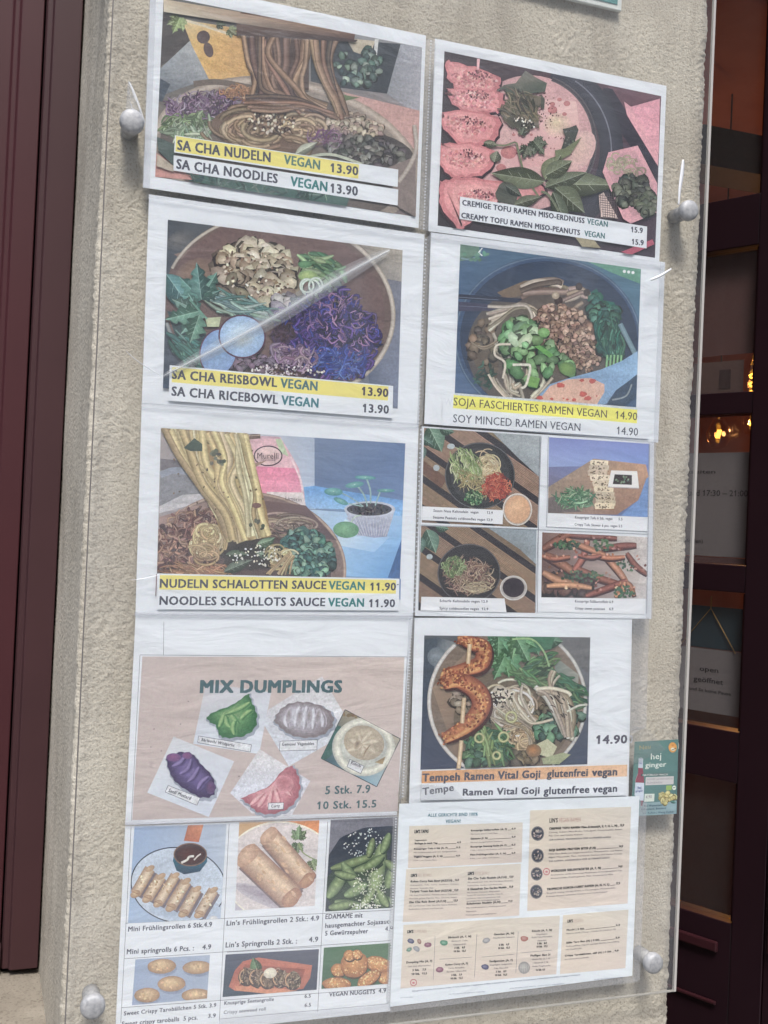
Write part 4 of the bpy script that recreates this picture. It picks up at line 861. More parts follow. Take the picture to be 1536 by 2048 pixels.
P.chunks([(450, 500), (550, 440), (620, 520), (680, 520), (720, 640), (800, 660), (800, 740), (690, 790), (600, 800), (480, 700), (440, 580)], 60, 36, [(104, 150, 104), (130, 176, 124), (84, 128, 90)], 0.6, 0.65); P.chunks((550, 530, 80, 60, 0.7), 26, 34, sp, 0.6, 0.65); P.blob(660, 525, 30, 24, (140, 190, 128), (108, 160, 96)); P.blob(780, 712, 44, 34, (122, 160, 96), (96, 130, 80), 0.4); P.poly([(585, 745), (640, 760), (625, 810), (575, 795)], (112, 160, 90)); P.poly([(610, 595), (640, 590), (710, 640), (690, 655)], (96, 158, 84))
P.line([(500, 690), (560, 690), (590, 700), (570, 790), (545, 810)], 14, (224, 222, 216), (180, 176, 170)); P.line([(490, 585), (420, 590), (410, 640), (460, 680), (450, 760)], 13, (220, 214, 206), (170, 160, 150))
bk = [(64, 116, 106), (48, 94, 88), (88, 140, 124), (40, 78, 76)]
P.poly([(900, 320), (930, 300), (960, 360), (1020, 370), (1050, 440), (1040, 560), (1060, 640), (980, 660), (940, 640), (930, 480), (890, 420)], (52, 100, 94)); P.chunks([(900, 330), (950, 350), (1040, 420), (1040, 560), (1060, 640), (950, 640), (935, 480), (895, 420)], 90, 28, bk, 0.6, 0.9); P.shreds([(930, 470), (1040, 470), (1065, 640), (945, 640)], 60, 90, 13, bk, 0.2, 1.4)
for i in range(5): P.line([(985+i*18, 640), (980+i*18, 705)], 11, (150, 190, 150), (96, 140, 108))
P.line([(1050, 480), (1090, 560), (1130, 640)], 26, (132, 156, 170), (100, 124, 140))
P.poly([(640, 840), (690, 790), (800, 755), (950, 715), (1060, 670), (1140, 620), (1140, 740), (1030, 820), (980, 890), (930, 900), (630, 870)], [(130, 160, 196)]*5+[(150, 180, 214), (150, 182, 218)]+[(128, 156, 192)]*4)
P.poly([(635, 870), (690, 800), (780, 765), (900, 757), (970, 790), (970, 830), (930, 895), (700, 880)], [(206, 168, 156)]*8)
for (x, y, r) in ((745, 795, 20), (908, 773, 18), (855, 770, 12), (862, 840, 20), (885, 862, 18), (640, 860, 16), (700, 865, 9), (815, 870, 12), (780, 868, 8), (760, 862, 5), (930, 850, 5)): P.blob(x, y, r, r*0.7, (198, 88, 84), (186, 92, 90), jit=0.2)
P.poly([(990, 880), (1060, 800), (1135, 740), (1132, 850), (1060, 905)], (66, 82, 104)); P.line([(1010, 870), (1080, 850), (1110, 790)], 8, (140, 150, 160))
P.cl = None; P.poly([(140, 842), (203, 845), (1134, 916), (1200, 918), (1195, 1070), (140, 1000)], WHITE); P.poly([(198, 842), (1138, 920), (1136, 990), (195, 912)], (228, 222, 104)); P.poly([(203, 834), (1134, 908), (1134, 918), (203, 845)], [(196, 204, 220)]*4)
T = S.letters()
T.text('SOJA FASCHIERTES RAMEN VEGAN', 197, 898, 982, 962, 41, (84, 80, 76), 0.004); T.text('14.90', 1027, 966, 1137, 975, 40, (84, 80, 76), 0.004)
T.text('SOY MINCED RAMEN VEGAN', 195, 984, 846, 1030, 41, (78, 82, 98), 0.004); T.text('14.90', 1034, 1046, 1141, 1054, 40, (78, 82, 98), 0.004); T.text('W', 150, 895, 190, 898, 34, (196, 202, 218), 0)
S.done(); S.finish([(70, 5), (1285, 160), (1250, 1095), (40, 998)], 33, 0.0009, seams=([(1255, 165), (1280, 167), (1245, 1085), (1222, 1083)], [(75, 12), (1280, 165), (1279, 195), (74, 40)]))

# ---- 5: noodles with shallot sauce (left, third row)
S = Sheet('menu sheet with yellow noodles, pink bottle and potted plant, captioned NUDELN SCHALOTTEN SAUCE', (260, 800), [(60, 14), (1478, 122), (1450, 1108), (28, 1098)], -0.0172)
P = S.photo([(158, 143), (1410, 222), (1382, 918), (138, 890)], [(160, 154, 160), (96, 116, 152), (120, 160, 208), (150, 146, 150)])
P.quad([(600, 150), (950, 180), (950, 560), (600, 520)], [(186, 190, 204), (160, 172, 196), (176, 190, 214), (196, 200, 212)])
P.quad([(945, 190), (1412, 222), (1402, 520), (945, 445)], [(112, 128, 158), (104, 124, 162), (110, 132, 172), (100, 118, 152)]); P.poly([(890, 445), (945, 440), (1402, 515), (1400, 600), (1120, 560), (900, 555)], [(120, 166, 216), (110, 156, 212), (120, 160, 212), (140, 180, 226), (150, 190, 232), (150, 180, 220)])
P.quad([(900, 560), (1400, 595), (1385, 918), (1090, 900)], [(180, 200, 226), (160, 192, 230), (104, 150, 204), (150, 186, 226)]); P.poly([(1395, 700), (1385, 918), (1320, 910)], (76, 104, 150)); P.quad([(1100, 610), (1330, 700), (1250, 780), (1050, 740)], [(196, 214, 236), (160, 190, 226), (160, 192, 230), (196, 212, 236)], 3)
P.poly([(158, 300), (330, 340), (380, 500), (150, 540)], (132, 134, 144)); P.poly([(155, 300), (260, 310), (290, 345), (155, 360)], (112, 110, 118)); P.line([(155, 385), (230, 360), (330, 375)], 34, (138, 144, 160)); P.poly([(150, 545), (270, 485), (380, 480), (380, 520), (150, 580)], (186, 186, 196)); P.poly([(520, 350), (570, 400), (600, 480), (540, 480)], (206, 206, 214))
# bottle
P.poly([(600, 190), (770, 190), (820, 270), (865, 350), (890, 470), (900, 560), (640, 560), (610, 300)], [(214, 176, 192)]*8); P.poly([(645, 340), (860, 350), (885, 470), (660, 480)], [(222, 136, 170), (214, 130, 166), (220, 150, 180), (226, 150, 180)])
P.poly([(740, 190), (775, 200), (812, 290), (770, 270)], (176, 196, 170)); P.line([(822, 290), (870, 400), (884, 470)], 10, (236, 200, 214)); P.poly([(700, 470), (885, 475), (905, 560), (700, 520)], (214, 208, 214)); P.line([(600, 190), (668, 184)], 26, (110, 92, 88)); P.line([(600, 184), (668, 180)], 4, (176, 160, 150)); P.blob(707, 286, 72, 50, (216, 190, 196), (210, 184, 192), n=30); P.ring(707, 286, 71, 50, 6, (60, 52, 66), n=34)
P.poly([(668, 184), (760, 188), (768, 200), (668, 196)], (198, 164, 182)); P.poly([(600, 330), (700, 310), (640, 345)], (156, 130, 120))
# pot plant
P.poly([(1097, 560), (1357, 560), (1315, 700), (1250, 706), (1160, 690)], [(176, 182, 204), (186, 192, 212), (160, 166, 190), (150, 156, 184), (150, 156, 182)])
for i in range(13): P.line([(1112+i*19, 600), (1170+i*11.5, 695)], 6, (206, 208, 222), (136, 142, 170), smooth=False)
P.blob(1228, 560, 131, 42, (196, 200, 216), (184, 190, 208), n=30); P.blob(1225, 560, 116, 33, (66, 66, 74), (80, 82, 94), n=26); P.dots((1225, 560, 105, 26), 80, 8, [(48, 48, 56), (96, 92, 96), (70, 74, 84)])
st = (150, 176, 180); P.line([(1215, 545), (1200, 490), (1165, 440)], 8, st); P.line([(1232, 530), (1230, 460), (1212, 405)], 8, st); P.line([(1255, 540), (1270, 500), (1280, 470)], 7, st); P.line([(1195, 545), (1130, 500), (1080, 475)], 6, st); P.line([(1190, 545), (1120, 530), (1090, 520)], 6, st)
for (x, y, rx, ry, ro) in ((1205, 397, 54, 10, 0.05), (1150, 434, 48, 15, -0.15), (1042, 470, 48, 20, 0.05), (1310, 464, 46, 9, 0), (1080, 518, 40, 14, 0.4)): P.blob(x, y, rx, ry, (132, 176, 176), (92, 144, 150), ro, n=20); P.blob(x, y-2, 3, 2, (190, 210, 210))
P.line([(1185, 590), (1150, 600), (1125, 640)], 6, (180, 196, 186)); P.blob(1106, 664, 66, 42, (130, 168, 142), (104, 146, 124), 0.05, n=26)
# bowl
P.blob(600, 860, 508, 390, (142, 124, 122), (130, 112, 112), 0.05, n=60); P.ring(600, 860, 500, 383, 16, (184, 164, 156), (140, 120, 116), 180, 372, 0.05, 60)
P.quad([(560, 500), (900, 540), (1060, 720), (600, 640)], [(116, 96, 98), (112, 92, 98), (100, 86, 96), (120, 104, 104)]); P.quad([(150, 600), (400, 520), (380, 600), (150, 720)], [(160, 136, 136), (150, 128, 126), (140, 118, 118), (150, 126, 128)])
P.blob(600, 890, 430, 280, (96, 80, 80), (88, 76, 82), 0.05, n=50)
P.shreds([(150, 640), (300, 560), (440, 560), (470, 680), (420, 800), (440, 890), (138, 890)], 420, 60, 13, [(150, 112, 108), (176, 142, 132), (120, 86, 86), (196, 158, 140), (96, 72, 76)])
P.nest(800, 640, 150, 55, 46, 12, [(170, 150, 140), (140, 120, 114), (120, 100, 100)], 0.1); P.shreds((850, 680, 110, 40), 40, 90, 9, [(150, 134, 128), (110, 98, 98)], 0.2, 0.2)
P.blob(900, 790, 150, 130, (62, 92, 94), (74, 104, 104), 0.5, 0.1, 24); P.chunks((910, 790, 140, 115, 0.6), 150, 21, [(84, 130, 126), (112, 156, 146), (60, 100, 102), (140, 176, 164), (50, 78, 84)])
P.blob(620, 790, 160, 80, (50, 50, 52), (70, 66, 66), 0, 0.15, 20); P.shreds((340, 870, 190, 26), 70, 90, 9, [(186, 140, 112), (160, 116, 96), (200, 160, 130)], 0.15, 0.2)
P.nest(410, 720, 90, 85, 70, 13, [(204, 182, 140), (178, 154, 116), (216, 198, 160)]); P.nest(400, 680, 60, 50, 26, 13, [(214, 196, 150), (186, 162, 120)]); P.nest(390, 790, 80, 50, 26, 13, [(190, 166, 130), (160, 136, 104)])
P.leaf(490, 790, 120, 46, 0.0, (84, 104, 88)); P.leaf(480, 880, 160, 56, -0.4, (96, 112, 102)); P.leaf(660, 760, 100, 56, -0.6, (108, 140, 120)); P.leaf(640, 780, 110, 40, 0.3, (120, 144, 132)); P.leaf(650, 740, 80, 36, -0.3, (134, 164, 140))
P.nest(770, 800, 66, 56, 46, 11, [(204, 190, 144), (226, 214, 168), (170, 152, 116)]); P.bunch([(680, 890), (740, 840), (800, 790)], [(820, 890), (830, 840), (850, 800)], 9, 11, [(214, 196, 160), (186, 164, 130)], 4); P.dots((650, 800, 140, 60), 110, 6, [(224, 220, 206), (236, 232, 220), (40, 40, 44)])
# lifted noodles
yl = [(216, 200, 160), (200, 180, 138), (226, 212, 174), (184, 162, 122), (210, 188, 142)]
P.poly([(165, 145), (600, 170), (640, 330), (700, 560), (720, 700), (600, 720), (470, 690), (420, 560), (330, 420), (240, 300)], (150, 126, 92))
P.bunch([(165, 145), (240, 290), (340, 430), (440, 590), (490, 710)], [(400, 160), (400, 300), (440, 430), (540, 570), (600, 720)], 14, 33, yl, 10, 0.72)
P.bunch([(400, 160), (450, 300), (440, 440), (520, 560), (580, 710)], [(600, 170), (620, 300), (560, 400), (600, 560), (640, 700)], 12, 29, yl, 10, 0.72)
P.bunch([(540, 170), (560, 320), (600, 470), (610, 580), (620, 700)], [(590, 170), (640, 320), (680, 480), (690, 580), (720, 700)], 8, 28, yl, 8, 0.72)
P.poly([(275, 245), (330, 195), (370, 225), (370, 262), (310, 262)], (74, 88, 84)); P.dots((445, 300, 40, 50), 14, 15, [(74, 82, 76), (96, 104, 92)]); P.dots((450, 400, 260, 230), 26, 7, [(90, 84, 70), (120, 100, 80)]); P.blob(648, 540, 24, 14, (120, 90, 90)); P.dots((645, 640, 40, 30), 5, 12, [(84, 92, 84)])
S.p.cl = None; P.poly([(134, 890), (138, 890), (134, 1005), (130, 1003)], (120, 70, 80)); P.poly([(1380, 915), (1386, 916), (1384, 1022), (1380, 1022)], (74, 110, 170))
P.poly([(140, 888), (1380, 915), (1376, 1078), (140, 1072)], WHITE); P.poly([(153, 896), (1363, 922), (1361, 992), (150, 970)], YEL)
T = S.letters()
T.text('NUDELN SCHALOTTEN SAUCE', 154, 960, 1003, 968, 43, DK); T.text('VEGAN', 1018, 969, 1200, 973, 42, TEAL); T.text('11.90', 1232, 975, 1360, 975, 39, DK)
T.text('NOODLES SCHALLOTS SAUCE', 152, 1048, 997, 1055, 43, DK); T.text('VEGAN', 1015, 1056, 1196, 1058, 42, TEAL); T.text('11.90', 1226, 1060, 1355, 1060, 39, DK)
T.text('Murelli', 652, 300, 760, 300, 30, (56, 44, 60), 0.0); T.text('LIMONADE', 674, 312, 744, 312, 7, (90, 70, 90), 0); T.text('Limerin', 796, 512, 878, 520, 19, (60, 60, 70), 0); T.text('-', 1366, 955, 1376, 955, 30, DK, 0)
S.done(); S.finish([(52, 6), (1484, 118), (1458, 1112), (24, 1104)], 41, 0.0009, seams=([(60, 14), (1478, 122), (1477, 142), (59, 36)], [(30, 1085), (1450, 1090), (1450, 1108), (28, 1102)]))
# ---- 6: four small dishes (right, third row)
S = Sheet('menu sheet with four small pictures in a grid, cold noodles, tofu and sweet potatoes', (820, 840), [(60, 32), (1250, 112), (1235, 1018), (25, 1003)], -0.0168)
kk = (66, 70, 84)
def cap(*L):
    cl = S.p.cl; T = S.letters(); S.p.cl = cl
    for t in L: T.text(*t, 13, kk, 0.013)
def table(P, q, c=(150, 124, 108)):
    for k in range(6):
        o = k*150-260; x0 = q[0][0]; y0 = q[0][1]; P.n += 1
        P.poly([(x0-80, y0-260+o), (x0+760, y0+330+o), (x0+760, y0+440+o), (x0-80, y0-150+o)], jc(c, .12))
        for j in range(12): yy = y0-250+o+j*9; P.line([(x0-80, yy), (x0+760, yy+590)], 3, jc(mul(c, .84), .1), smooth=False)
        P.poly([(x0-80, y0-150+o), (x0+760, y0+440+o), (x0+760, y0+478+o), (x0-80, y0-108+o)], (52, 50, 56))
q = [(72, 40), (670, 82), (652, 552), (60, 525)]
P = S.photo(q, (130, 108, 98)); table(P, q)
P.poly([(420, 60), (670, 82), (660, 290), (560, 200)], [(150, 158, 166), (160, 168, 178), (150, 158, 168), (140, 146, 154)]); P.poly([(60, 200), (190, 300), (160, 350), (60, 270)], (112, 84, 74))
P.blob(135, 245, 16, 16, (170, 180, 190)); P.blob(210, 135, 20, 14, (176, 186, 196)); P.leaf(95, 30, 150, 110, 1.1, (100, 134, 118)); P.leaf(150, 40, 80, 60, 0.3, (88, 120, 106)); P.leaf(60, 90, 70, 50, 0.6, (74, 104, 96)); P.leaf(60, 130, 70, 40, 1.4, (84, 110, 104))
P.blob(358, 285, 180, 171, (58, 60, 64), (46, 48, 52), 0.05, n=50); P.ring(358, 285, 177, 168, 4, (96, 98, 104)); P.blob(358, 285, 150, 142, (50, 52, 56), (60, 62, 66), n=40)
P.nest(400, 250, 70, 75, 90, 7, [(206, 186, 146), (180, 158, 118), (220, 204, 168)]); P.shreds((285, 240, 70, 80, -0.6), 170, 70, 7, [(176, 196, 140), (146, 170, 112), (204, 216, 176), (122, 150, 96)], 0.2, 1.3); P.shreds((330, 330, 90, 50, 0.5), 90, 55, 6, [(196, 186, 140), (170, 156, 112)], 0.3)
P.blob(440, 345, 60, 62, (176, 78, 66), (160, 80, 70), jit=0.1); P.shreds((440, 345, 68, 66), 190, 34, 6, [(214, 96, 76), (196, 76, 62), (226, 124, 98), (150, 60, 56)]); P.blob(325, 398, 44, 36, (44, 72, 58)); P.dots((325, 398, 48, 40), 130, 6, [(50, 86, 64), (84, 124, 88), (34, 56, 48), (130, 156, 120)])
P.blob(550, 458, 74, 80, (150, 140, 140), (176, 168, 168)); P.blob(550, 458, 64, 70, (214, 176, 146), (198, 156, 128), n=26); P.ring(550, 458, 73, 80, 5, (206, 204, 206)); P.ring(550, 458, 66, 72, 4, (178, 156, 140))
P.poly([(63, 442), (477, 462), (474, 534), (60, 512)], (216, 220, 232))
cap(('Sesam Nuss Kaltnudeln  vegan', 120, 470, 350, 479), ('12.9', 394, 480, 423, 482), ('Sesame Peanuts coldnoodles vegan 12.9', 118, 504, 422, 518))
q = [(712, 88), (1226, 122), (1218, 498), (706, 478)]
P = S.photo(q, [(118, 132, 186), (124, 140, 196), (96, 120, 170), (120, 110, 120)])
P.quad([(712, 88), (1226, 122), (1220, 230), (708, 240)], [(126, 136, 188), (128, 142, 200), (126, 150, 206), (150, 164, 206)]); P.poly([(706, 345), (940, 198), (1208, 228), (1222, 290), (1170, 410), (1060, 485), (706, 478)], [(150, 134, 124), (160, 138, 124), (186, 146, 120), (178, 138, 116), (160, 124, 108), (150, 118, 106), (150, 132, 126)])
P.poly([(1210, 300), (1222, 290), (1218, 498), (1080, 490), (1170, 410)], (112, 142, 192)); P.poly([(706, 400), (740, 390), (880, 470), (706, 480)], (108, 100, 104))
for i in range(10): x, y = ((968, 226), (968, 250), (960, 275), (972, 300), (985, 330), (992, 360), (996, 388), (1000, 410), (1002, 432), (996, 445))[i]; w_ = 52 if i > 0 else 48; P.poly([(x-w_, y-14), (x-w_+8, y-22), (x+w_, y-18), (x+w_-4, y+12), (x-w_+6, y+16)], jc((206, 192, 172), .1)); P.dots((x, y-4, 40, 10), 12, 5, [(120, 104, 88), (96, 84, 74)]); P.line([(x-w_, y+14), (x+w_, y+12)], 5, (150, 112, 84))
P.shreds((850, 400, 100, 46), 120, 60, 9, [(128, 166, 136), (104, 144, 118), (164, 192, 164), (84, 120, 100)], 0.15)
P.poly([(1030, 258), (1163, 262), (1173, 350), (1013, 343)], (226, 224, 230)); P.poly([(1048, 278), (1136, 282), (1136, 332), (1038, 328)], (58, 50, 54)); P.dots((1088, 306, 34, 18), 12, 7, [(110, 130, 110), (84, 110, 100)]); P.line([(1013, 343), (1173, 350)], 5, (176, 170, 176))
P.cl = None; P.poly([(703, 476), (1220, 498), (1218, 570), (700, 546)], (216, 220, 232))
cap(('Knuspriger Tofu 6 Stk. vegan', 845, 504, 1036, 512), ('5.5', 1068, 513, 1087, 514), ('Crispy Tofu Skewer 6 pcs. vegan 5.5', 843, 541, 1086, 550))
q = [(57, 542), (648, 560), (640, 988), (43, 975)]
P = S.photo(q, (120, 100, 92)); table(P, (q[0][0], q[0][1]-20), (142, 118, 104) and q) if False else None
table(P, q, (140, 116, 102)); P.poly([(400, 552), (650, 560), (646, 740), (560, 660)], [(142, 154, 166), (150, 162, 176), (146, 156, 168), (130, 138, 146)]); P.leaf(85, 560, 130, 90, 1.2, (96, 130, 118)); P.leaf(60, 600, 80, 46, 1.6, (74, 104, 98)); P.leaf(130, 545, 70, 50, 0.2, (84, 118, 106)); P.blob(100, 700, 16, 14, (170, 182, 192))
P.blob(302, 785, 162, 152, (60, 60, 64), (50, 50, 54), n=50); P.ring(302, 785, 159, 149, 4, (98, 98, 104)); P.blob(302, 785, 134, 126, (54, 54, 58), n=40); P.shreds((305, 800, 130, 84, 0.2), 300, 56, 6, [(176, 150, 136), (140, 108, 104), (196, 176, 156), (116, 84, 88), (150, 120, 110)]); P.shreds((225, 750, 55, 55), 130, 26, 7, [(124, 150, 104), (96, 124, 84), (160, 180, 136)]); P.nest(340, 860, 80, 34, 30, 6, [(190, 178, 150), (160, 146, 124)])
P.blob(530, 860, 68, 62, (150, 150, 156), (176, 172, 174)); P.blob(530, 858, 56, 50, (46, 42, 50), (58, 52, 60), n=26); P.ring(530, 860, 67, 61, 5, (196, 196, 200))
P.poly([(58, 905), (484, 914), (494, 985), (54, 980)], (216, 220, 232))
cap(('Scharfe Kaltnudeln vegan 12.9', 152, 932, 397, 936), ('Spicy coldnoodles vegan  12.9', 151, 970, 400, 974))
q = [(677, 575), (1220, 600), (1213, 915), (672, 908)]
P = S.photo(q, [(120, 92, 88), (196, 190, 190), (186, 180, 184), (96, 74, 76)])
P.poly([(1000, 590), (1220, 600), (1213, 915), (1140, 915), (1180, 780), (1080, 650)], [(176, 168, 170), (204, 200, 204), (196, 194, 200), (176, 170, 176), (190, 184, 188), (170, 160, 162)])
fr = [(186, 116, 92), (166, 96, 80), (204, 140, 112), (150, 86, 76), (196, 128, 100)]
P.chunks((800, 840, 140, 60), 40, 40, [(84, 60, 64), (110, 76, 74)])
for (a, b, w_) in (((680, 660), (820, 580), 40), ((690, 690), (840, 780), 46), ((840, 770), (910, 600), 34), ((820, 590), (1060, 605), 26), ((1160, 640), (980, 660), 32), ((800, 610), (1000, 690), 30), ((1000, 700), (1110, 830), 34), ((1110, 680), (1215, 790), 28), ((680, 780), (860, 840), 40), ((820, 700), (660, 690), 24), ((860, 760), (1080, 840), 34), ((1110, 820), (900, 900), 32), ((1100, 830), (1050, 905), 28), ((700, 850), (930, 860), 30), ((930, 690), (1100, 700), 24), ((1110, 830), (1150, 900), 26), ((860, 690), (980, 690), 20)):
    c = jc(R.choice(fr)); mx_ = ((a[0]+b[0])/2+R.uniform(-14, 14), (a[1]+b[1])/2+R.uniform(-14, 14)); P.line([(a[0], a[1]+7), (mx_[0], mx_[1]+9), (b[0], b[1]+7)], w_*1.1, (70, 48, 54), taper=0.3); P.line([a, mx_, b], w_, lgt(c, .12), mul(c, .62), taper=0.35); P.dots(((a[0]+b[0])/2, (a[1]+b[1])/2, abs(a[0]-b[0])/2.6+5, abs(a[1]-b[1])/2.6+5, 0), 6, 8, [mul(c, .75), lgt(c, .3)])
P.dots((800, 640, 70, 22), 60, 9, [(66, 90, 74), (88, 116, 90), (50, 68, 60)]); P.dots((980, 640, 60, 30), 40, 9, [(66, 90, 74), (88, 116, 90)]); P.dots((880, 800, 110, 30), 60, 9, [(60, 84, 72), (88, 112, 90)]); P.dots((1100, 880, 60, 30), 40, 9, [(66, 96, 80)]); P.dots((1100, 750, 50, 30), 16, 8, [(74, 100, 84)])
P.cl = None; P.poly([(676, 908), (1205, 918), (1200, 994), (672, 982)], (216, 220, 232))
cap(('Knusprige Süßkartoffeln 6.9', 845, 934, 1040, 938), ('Crispy sweet potatoes', 845, 970, 997, 973), ('6.9', 1020, 973, 1040, 974))
P.cl = None
for a, b in (((57, 537), (1222, 585)), ((672, 84), (642, 985)), ((708, 84), (700, 548)), ((697, 547), (1218, 572)), ((60, 30), (43, 975)), ((664, 90), (652, 985)), ((1228, 120), (1212, 990))): P.line([a, b], 2.4, (120, 126, 140), smooth=False)

S.done(); S.finish([(40, 22), (1262, 105), (1246, 1024), (18, 1008)], 55, 0.0008, seams=([(1222, 112), (1260, 112), (1240, 1020), (1205, 1018)],))

# ---- 7: mixed dumplings (left, fourth row)
S = Sheet('beige menu sheet with coloured dumplings, headed MIX DUMPLINGS', (230, 1220), [(106, 16), (1525, 32), (1442, 1050), (52, 1100)], -0.0168)
P = S.p; bg = (196, 182, 184); P.quad([(140, 238), (1482, 242), (1447, 1030), (88, 1076)], [(190, 178, 182), (196, 184, 186), (190, 178, 184), (186, 174, 178)], 6)
for a, b in (((128, 230), (1496, 240)), ((1496, 240), (1460, 1020)), ((128, 230), (84, 1080)), ((250, 60), (248, 232))): P.line([a, b], 2.2, (110, 116, 130), smooth=False)
for i in range(12): x, y = rpt((600, 700, 500, 300)); P.blob(x, y, 4, 3, (130, 124, 134))
P.blob(185, 790, 20, 20, (170, 158, 164), (188, 176, 180), jit=0.2)
def card(q, cs, out=False):
    P.cl = None; P.quad(q, cs, 5)
    if out:
        for i in range(4): P.line([q[i], q[(i+1) % 4]], 4, (72, 80, 88), smooth=False)
    P.clip(q)
def dumpling(poly, col, lite, dk, folds):
    cx = sum(p[0] for p in poly)/len(poly); cy = sum(p[1] for p in poly)/len(poly); pl = spline(poly+[poly[0]], 5); pl = [(cx+(x-cx)*(1+.035*math.sin(i*1.9)), cy+(y-cy)*(1+.035*math.sin(i*1.9))) for i, (x, y) in enumerate(pl)]
    P.poly([(cx+(x-cx)*1.06+4, cy+(y-cy)*1.08+8) for x, y in pl], (150, 158, 176))
    for k in range(9):
        t = 1-k*0.1; c = tuple(dk[i]+(col[i]-dk[i])*min(1, k/5) if k < 5 else col[i]+(lite[i]-col[i])*(k-5)/8 for i in range(3)); P.poly([(cx+(x-cx)*t-k*1.5, cy+(y-cy)*t-k*3) for x, y in pl], c)
    lt2 = tuple(lite[i]*.85+col[i]*.15 for i in range(3)); dk2 = tuple(dk[i]*.85+col[i]*.15 for i in range(3))
    for f in folds: P.line([(x+12, y+4) for x, y in f], 26, dk2, col, taper=.9); P.line(f, 22, lt2, col, taper=.9)
card([(465, 375), (800, 420), (738, 738), (400, 685)], [(190, 190, 200), (196, 200, 216), (206, 214, 230), (200, 208, 226)])
dumpling([(468, 552), (500, 525), (590, 490), (640, 460), (682, 430), (700, 470), (725, 530), (718, 600), (660, 645), (570, 655), (535, 640), (515, 590), (490, 578)], (104, 146, 106), (160, 192, 134), (60, 104, 76), [[(560, 520), (545, 560), (530, 600)], [(590, 600), (570, 580), (565, 540)], [(630, 580), (600, 550), (590, 530)], [(690, 470), (640, 500), (560, 535)], [(640, 560), (665, 530), (700, 510)], [(610, 640), (600, 600), (612, 560)]])
card([(1060, 340), (1170, 520), (1100, 690), (880, 800), (765, 590), (780, 510)], [(206, 208, 218)]*4) if False else None
P.cl = None; P.poly([(1060, 340), (1190, 560), (1100, 680), (890, 800), (765, 590), (785, 510)], [(200, 200, 210), (206, 210, 222), (204, 210, 226), (200, 208, 226), (196, 202, 218), (196, 198, 210)])
dumpling([(815, 570), (830, 530), (880, 485), (950, 470), (1040, 485), (1110, 530), (1115, 590), (1060, 640), (980, 655), (900, 640), (850, 605)], (178, 178, 194), (214, 218, 232), (128, 122, 130), [[(880, 600), (870, 560), (890, 520)], [(920, 600), (925, 540), (945, 490)], [(965, 610), (970, 540), (980, 490)], [(1010, 610), (1015, 550), (1015, 500)], [(1060, 600), (1060, 560), (1045, 510)]])
for (x, y) in ((890, 540), (945, 550), (995, 545), (1040, 545)): P.blob(x, y, 15, 42, (136, 130, 136), (176, 174, 188), 0.15)
card([(1178, 510), (1461, 660), (1340, 905), (1055, 760)], [(150, 142, 128), (170, 166, 156), (150, 176, 196), (70, 96, 110)], True)
P.blob(1105, 680, 40, 100, (66, 100, 100), (80, 108, 108), 0.5); P.dots((1200, 535, 50, 20), 12, 12, [(120, 104, 84)])
P.blob(1265, 710, 155, 140, (206, 208, 204), (170, 176, 180), 0.3, n=36); P.ring(1275, 700, 138, 128, 40, (222, 224, 220), (180, 182, 180), 0, 360, n=40); P.blob(1275, 680, 105, 88, (190, 180, 166), (168, 158, 146), 0.3, n=30)
for a, k in ((0.2, 1), (1.1, .8), (2.0, 1.1), (2.9, .9), (3.7, .7), (4.6, 1.1), (5.5, .9)): P.line([(1262+8*math.cos(a), 690+8*math.sin(a)), (1270+48*k*math.cos(a+.5), 684+40*k*math.sin(a+.5)), (1272+86*k*math.cos(a+.6), 684+66*k*math.sin(a+.6))], 34, (204, 196, 184), (170, 158, 146), taper=.8)
P.blob(1240, 690, 16, 26, (132, 118, 108), (180, 168, 154), .5); P.line([(1272, 750), (1285, 720), (1308, 690)], 9, (134, 112, 96), (176, 162, 148), taper=.8); P.poly([(1330, 780), (1385, 750), (1370, 790)], (158, 140, 112))
P.cl = None; P.poly([(1203, 765), (1275, 800), (1258, 838), (1188, 803)], WHITE)
card([(300, 648), (610, 775), (480, 1060), (165, 935)], [(196, 200, 212), (202, 208, 224), (200, 208, 228), (206, 214, 230)])
dumpling([(262, 765), (300, 735), (370, 728), (410, 750), (440, 790), (490, 840), (514, 900), (500, 950), (440, 960), (370, 925), (310, 880), (280, 830)], (98, 88, 138), (146, 134, 180), (60, 50, 88), [[(330, 840), (370, 810), (390, 760)], [(370, 880), (400, 850), (430, 800)], [(290, 800), (330, 780), (360, 745)], [(420, 920), (440, 880), (480, 850)]])
P.blob(300, 755, 38, 22, (128, 86, 128), (104, 80, 124)); P.blob(370, 745, 26, 18, (130, 88, 130), (104, 80, 124)); P.blob(490, 910, 24, 34, (108, 78, 120), (84, 70, 110))
P.cl = None; P.poly([(740, 712), (1000, 875), (900, 1060), (700, 1040), (590, 938)], [(206, 206, 214), (206, 210, 226), (204, 206, 220), (206, 206, 220), (202, 208, 226)])
dumpling([(645, 965), (700, 940), (790, 900), (850, 830), (900, 800), (930, 830), (948, 900), (930, 970), (880, 1020), (800, 1045), (730, 1035), (690, 1000)], (206, 146, 160), (226, 188, 196), (164, 98, 116), [[(690, 1000), (720, 970), (760, 935)], [(730, 1010), (750, 980), (775, 940)], [(780, 1010), (790, 970), (800, 920)], [(840, 1000), (830, 960), (815, 910)], [(900, 950), (870, 920), (840, 890)]])
P.blob(870, 890, 46, 40, (176, 110, 126), (200, 140, 154), 0.4)
def tagl(q): P.cl = None; P.poly(q, (210, 214, 226)); [P.line([q[i], q[(i+1) % 4]], 2.4, (74, 80, 96), smooth=False) for i in range(4)]
